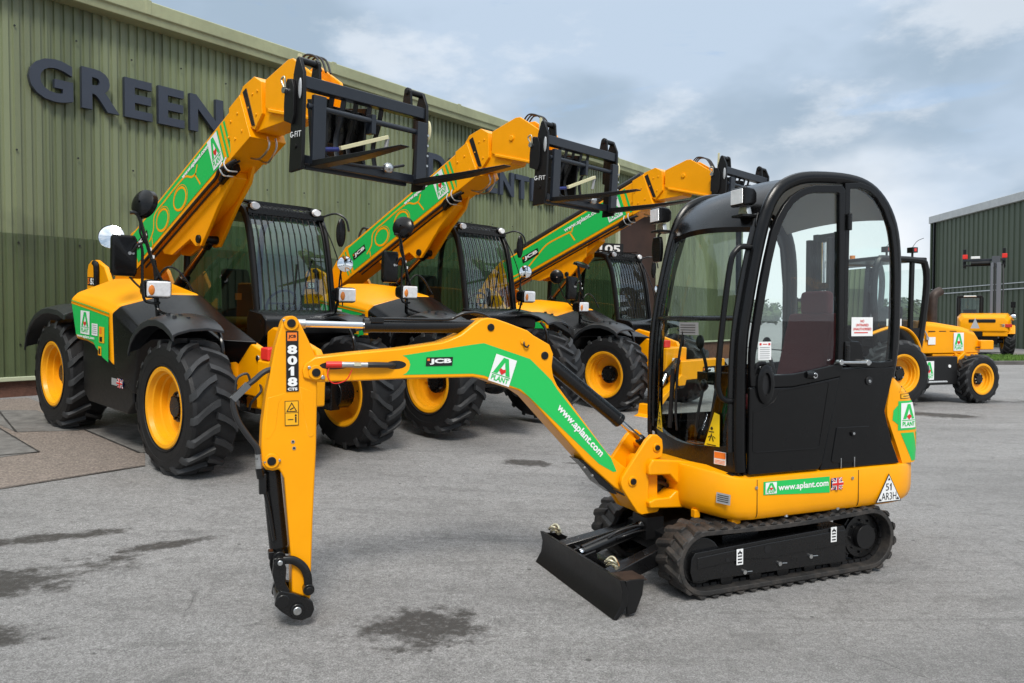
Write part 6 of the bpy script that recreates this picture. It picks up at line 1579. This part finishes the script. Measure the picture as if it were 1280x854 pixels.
mb = MB(); mb.box(.30, .75, -.25, .25, 1.05, 1.2, SEAT); mb.box(.26, .36, -.24, .24, 1.2, 1.8, SEAT); mb.tube([(.95, 0, 1.2), (.85, 0, 1.6)], .03, PLA); mb.tube([(.83 + .05 * math.sin(a), .18 * math.cos(a), 1.62 + .15 * math.sin(a)) for a in [i * math.pi / 8 for i in range(16)]], .014, BLKV, 6, 1, True); mb.build('seat', fc, .02)
for x in (.16, .75):
    mb = MB(); mb.cyl((x, .35, 2.70), (x, .35, 2.80), .02, BLK); mb.box(x - .06, x + .06, .28, .42, 2.80, 2.90, BLK); mb.tube([(x, .35, 2.9), (x - .10, .36, 3.02), (x - .25, .36, 3.08)], .006, BLK, 6); mb.box(x - .03, x + .03, .42, .425, 2.82, 2.88, REDL); mb.build('roof_lamp', fc, .005)
mb = MB(); mb.cyl((.95, -.3, 2.70), (.95, -.3, 2.78), .05, AMB); mb.build('beacon', fc)
mb = MB(); mb.tube([(-.38, .30, 1.40), (-.38, .30, 1.85), (-.42, .30, 2.02), (-.56, .30, 2.10)], .085, RUST, 12); mb.build('exhaust_stack', F)
mb = MB()
for y in (.28, -.28): mb.box(1.66, 1.82, y - .06, y + .06, .25, 3.15, BLKM); mb.box(1.83, 1.93, y - .12, y - .03, .25, 3.05, BLKM)
for z in (3.0, 2.1, 1.2, .45): mb.box(1.67, 1.81, -.22, .22, z, z + .14, BLKM)
mb.cyl((1.74, .15, .4), (1.74, .15, 3.0), .045, CHR); mb.cyl((1.74, -.15, .4), (1.74, -.15, 3.0), .045, CHR); ms = mb.build('mast', F, .01)
mb = MB(); mb.box(1.94, 1.99, -.7, .7, .5, .62, CARR); mb.box(1.94, 1.99, -.7, .7, .95, 1.07, CARR)
for k in range(7): mb.box(1.95, 1.98, -.6 + .2 * k - .015, -.6 + .2 * k + .015, 1.07, 1.9, CARR)
mb.box(1.95, 1.985, -.65, .65, 1.9, 1.96, CARR); fk_ = mb.build('fork_carriage', ms, .008)
for y in (.4, -.4): mb = MB(); mb.box(2.0, 2.05, y - .06, y + .06, .12, 1.1, CARR); mb.box(2.05, 3.1, y - .06, y + .06, .12, .165, CARR); o = mb.build('fork', ms, .008)

# ------------------------------------------------------------------ compact handler seen from behind by the far shed
GRYB = mat('grey_mast_paint', (0.075, 0.080, 0.095), 0.45)
G = thing('compact_telehandler', 'far yellow telehandler seen from behind, upright grey boom, beside the green shed', 'telehandler', matrix=Matrix.Translation((20.9, 34.0, .06)) @ Matrix.Rotation(R(58), 4, 'Z'))
for x in (1.25, -1.25):
    for s in (1, -1): put_wheel(G, FB, (x, s * .85, .60), R(10) if x < 0 else 0, s < 0)
mb = MB(); mb.box(-1.7, 1.6, -.5, .5, .45, .95, BLKM); mb.cyl((1.25, -.8, .6), (1.25, .8, .6), .1, BLK); mb.cyl((-1.25, -.8, .6), (-1.25, .8, .6), .1, BLK); mb.build('chassis', G, .01)
mb = MB(); rs = []
for x, zt, w, zb in ((-2.0, 1.42, .72, 1.02), (-1.95, 1.58, .86, .98), (-1.8, 1.72, .95, .95), (-1.2, 1.78, 1.0, 1.2), (-.4, 1.74, 1.0, 1.1)):
    rs.append([(x, -w, zb), (x, -w, zt - .16), (x, -w + .14, zt), (x, w - .14, zt), (x, w, zt - .16), (x, w, zb)])
mb.rings(rs, YEL); gh_ = mb.build('rear_hood', G, .04, 3, 25)
mb = MB(); mb.box(-2.03, -1.95, -.42, .55, 1.38, 1.52, BLKV); mb.build('grille', gh_, .03)
mb = MB(); mb.box(-1.98, -1.9, .05, .45, .75, 1.15, BLKM); mb.box(-1.95, -1.75, -.85, .05, .80, 1.0, YEL); mb.build('counterweight', G, .03)
for y in (-.72,): mb = MB(); mb.box(-2.0, -1.93, y - .28, y - .04, 1.18, 1.32, REDL); mb.box(-2.0, -1.93, y - .02, y + .16, 1.18, 1.32, GREYST); mb.build('tail_light', gh_, .01)
mb = MB()
for x in (-.7, .45):
    for y in (.12, .98): mb.tube([(x, y, 1.2), (x, y, 2.0), (x + .05 * (1 if x < 0 else -1), y, 2.48)], .085, BLKM, 8, 2)
mb.box(-.72, .45, .1, 1.0, .8, 1.6, BLKM); mb.box(-.74, .44, .07, 1.03, 2.46, 2.56, BLKM); gc = mb.build('cab', G, .02)
mb = MB(); mb.add([(-.72, .12, 1.62), (-.72, .98, 1.62), (-.69, .98, 2.44), (-.69, .12, 2.44)], [(0, 1, 2, 3)], GLS); mb.build('cab_window', gc)
mb = MB(); mb.add([(.44, .12, 1.62), (.44, .98, 1.62), (.40, .98, 2.44), (.40, .12, 2.44)], [(0, 1, 2, 3)], GLS); mb.build('cab_window', gc)
mb = MB(); mb.box(-.45, -.35, .3, .8, 1.2, 1.95, SEAT); mb.box(-.78, -.74, .3, .78, 2.50, 2.55, WHT); mb.build('seat', gc, .02)
mb = MB(); mb.prism([(-.95, 1.70), (-.55, 1.66), (.05, 3.95), (-.20, 4.0)], -.60, -.42, GRYB); mb.prism([(-.90, 1.70), (-.50, 1.66), (.03, 3.95), (-.15, 4.0)], -.40, -.33, BLKM); mb.prism([(-.95, 1.70), (-.55, 1.66), (.05, 3.95), (-.20, 4.0)], -.31, -.20, GRYB); gb = mb.build('boom', G, .02)  # middle black slab stands for the shaded gap between the grey uprights
mb = MB(); mb.prism([(-.20, 3.8), (.04, 3.76), (.18, 4.25), (.0, 4.30)], -.56, -.24, CARR); mb.tube([(-.9, -.66, 1.8), (-.5, -.68, 3.0), (-.2, -.66, 3.9)], .03, HOSE); mb.build('inner_boom', gb, .01)
mb = MB(); mb.box(.15, .30, -.75, .85, 4.10, 4.20, CARR); mb.box(.15, .30, -.75, .85, 3.88, 3.96, BLKM)
for y in (-.70, .80): mb.box(.32, .38, y - .06, y + .06, 3.86, 4.66, BLKM); mb.box(.32, 1.3, y - .06, y + .06, 3.84, 3.89, BLKM)
mb.cyl((.2, -.2, 4.0), (.2, .55, 4.0), .11, BLKM); mb.box(.12, .15, .2, .55, 4.21, 4.32, WHT); gk = mb.build('fork_carriage', gb, .01)
for y in (-.70, .80): mb = MB(); mb.box(.28, .42, y - .12, y + .08, 4.22, 4.42, REDP); mb.build('red_marker', gk, .02)
mb = MB(); mb.box(-1.5, -1.45, -1.12, -.95, 1.55, 1.78, PLA); mb.cyl((-1.46, -1.05, 1.5), (-1.46, -1.05, 2.1), .03, BLK); mb.ell((-1.5, -1.05, 1.6), .06, .13, .13, CHR); mb.box(-1.45, -1.35, -1.12, -.95, 2.0, 2.25, PLA); mb.build('side_lamp', G, .01)
mb = MB(); mb.prism([(-1.9, .9), (-1.7, 1.25), (-.9, 1.28), (-.6, .9)], -1.12, -.72, YEL); mb.build('mudguard', G, .03)
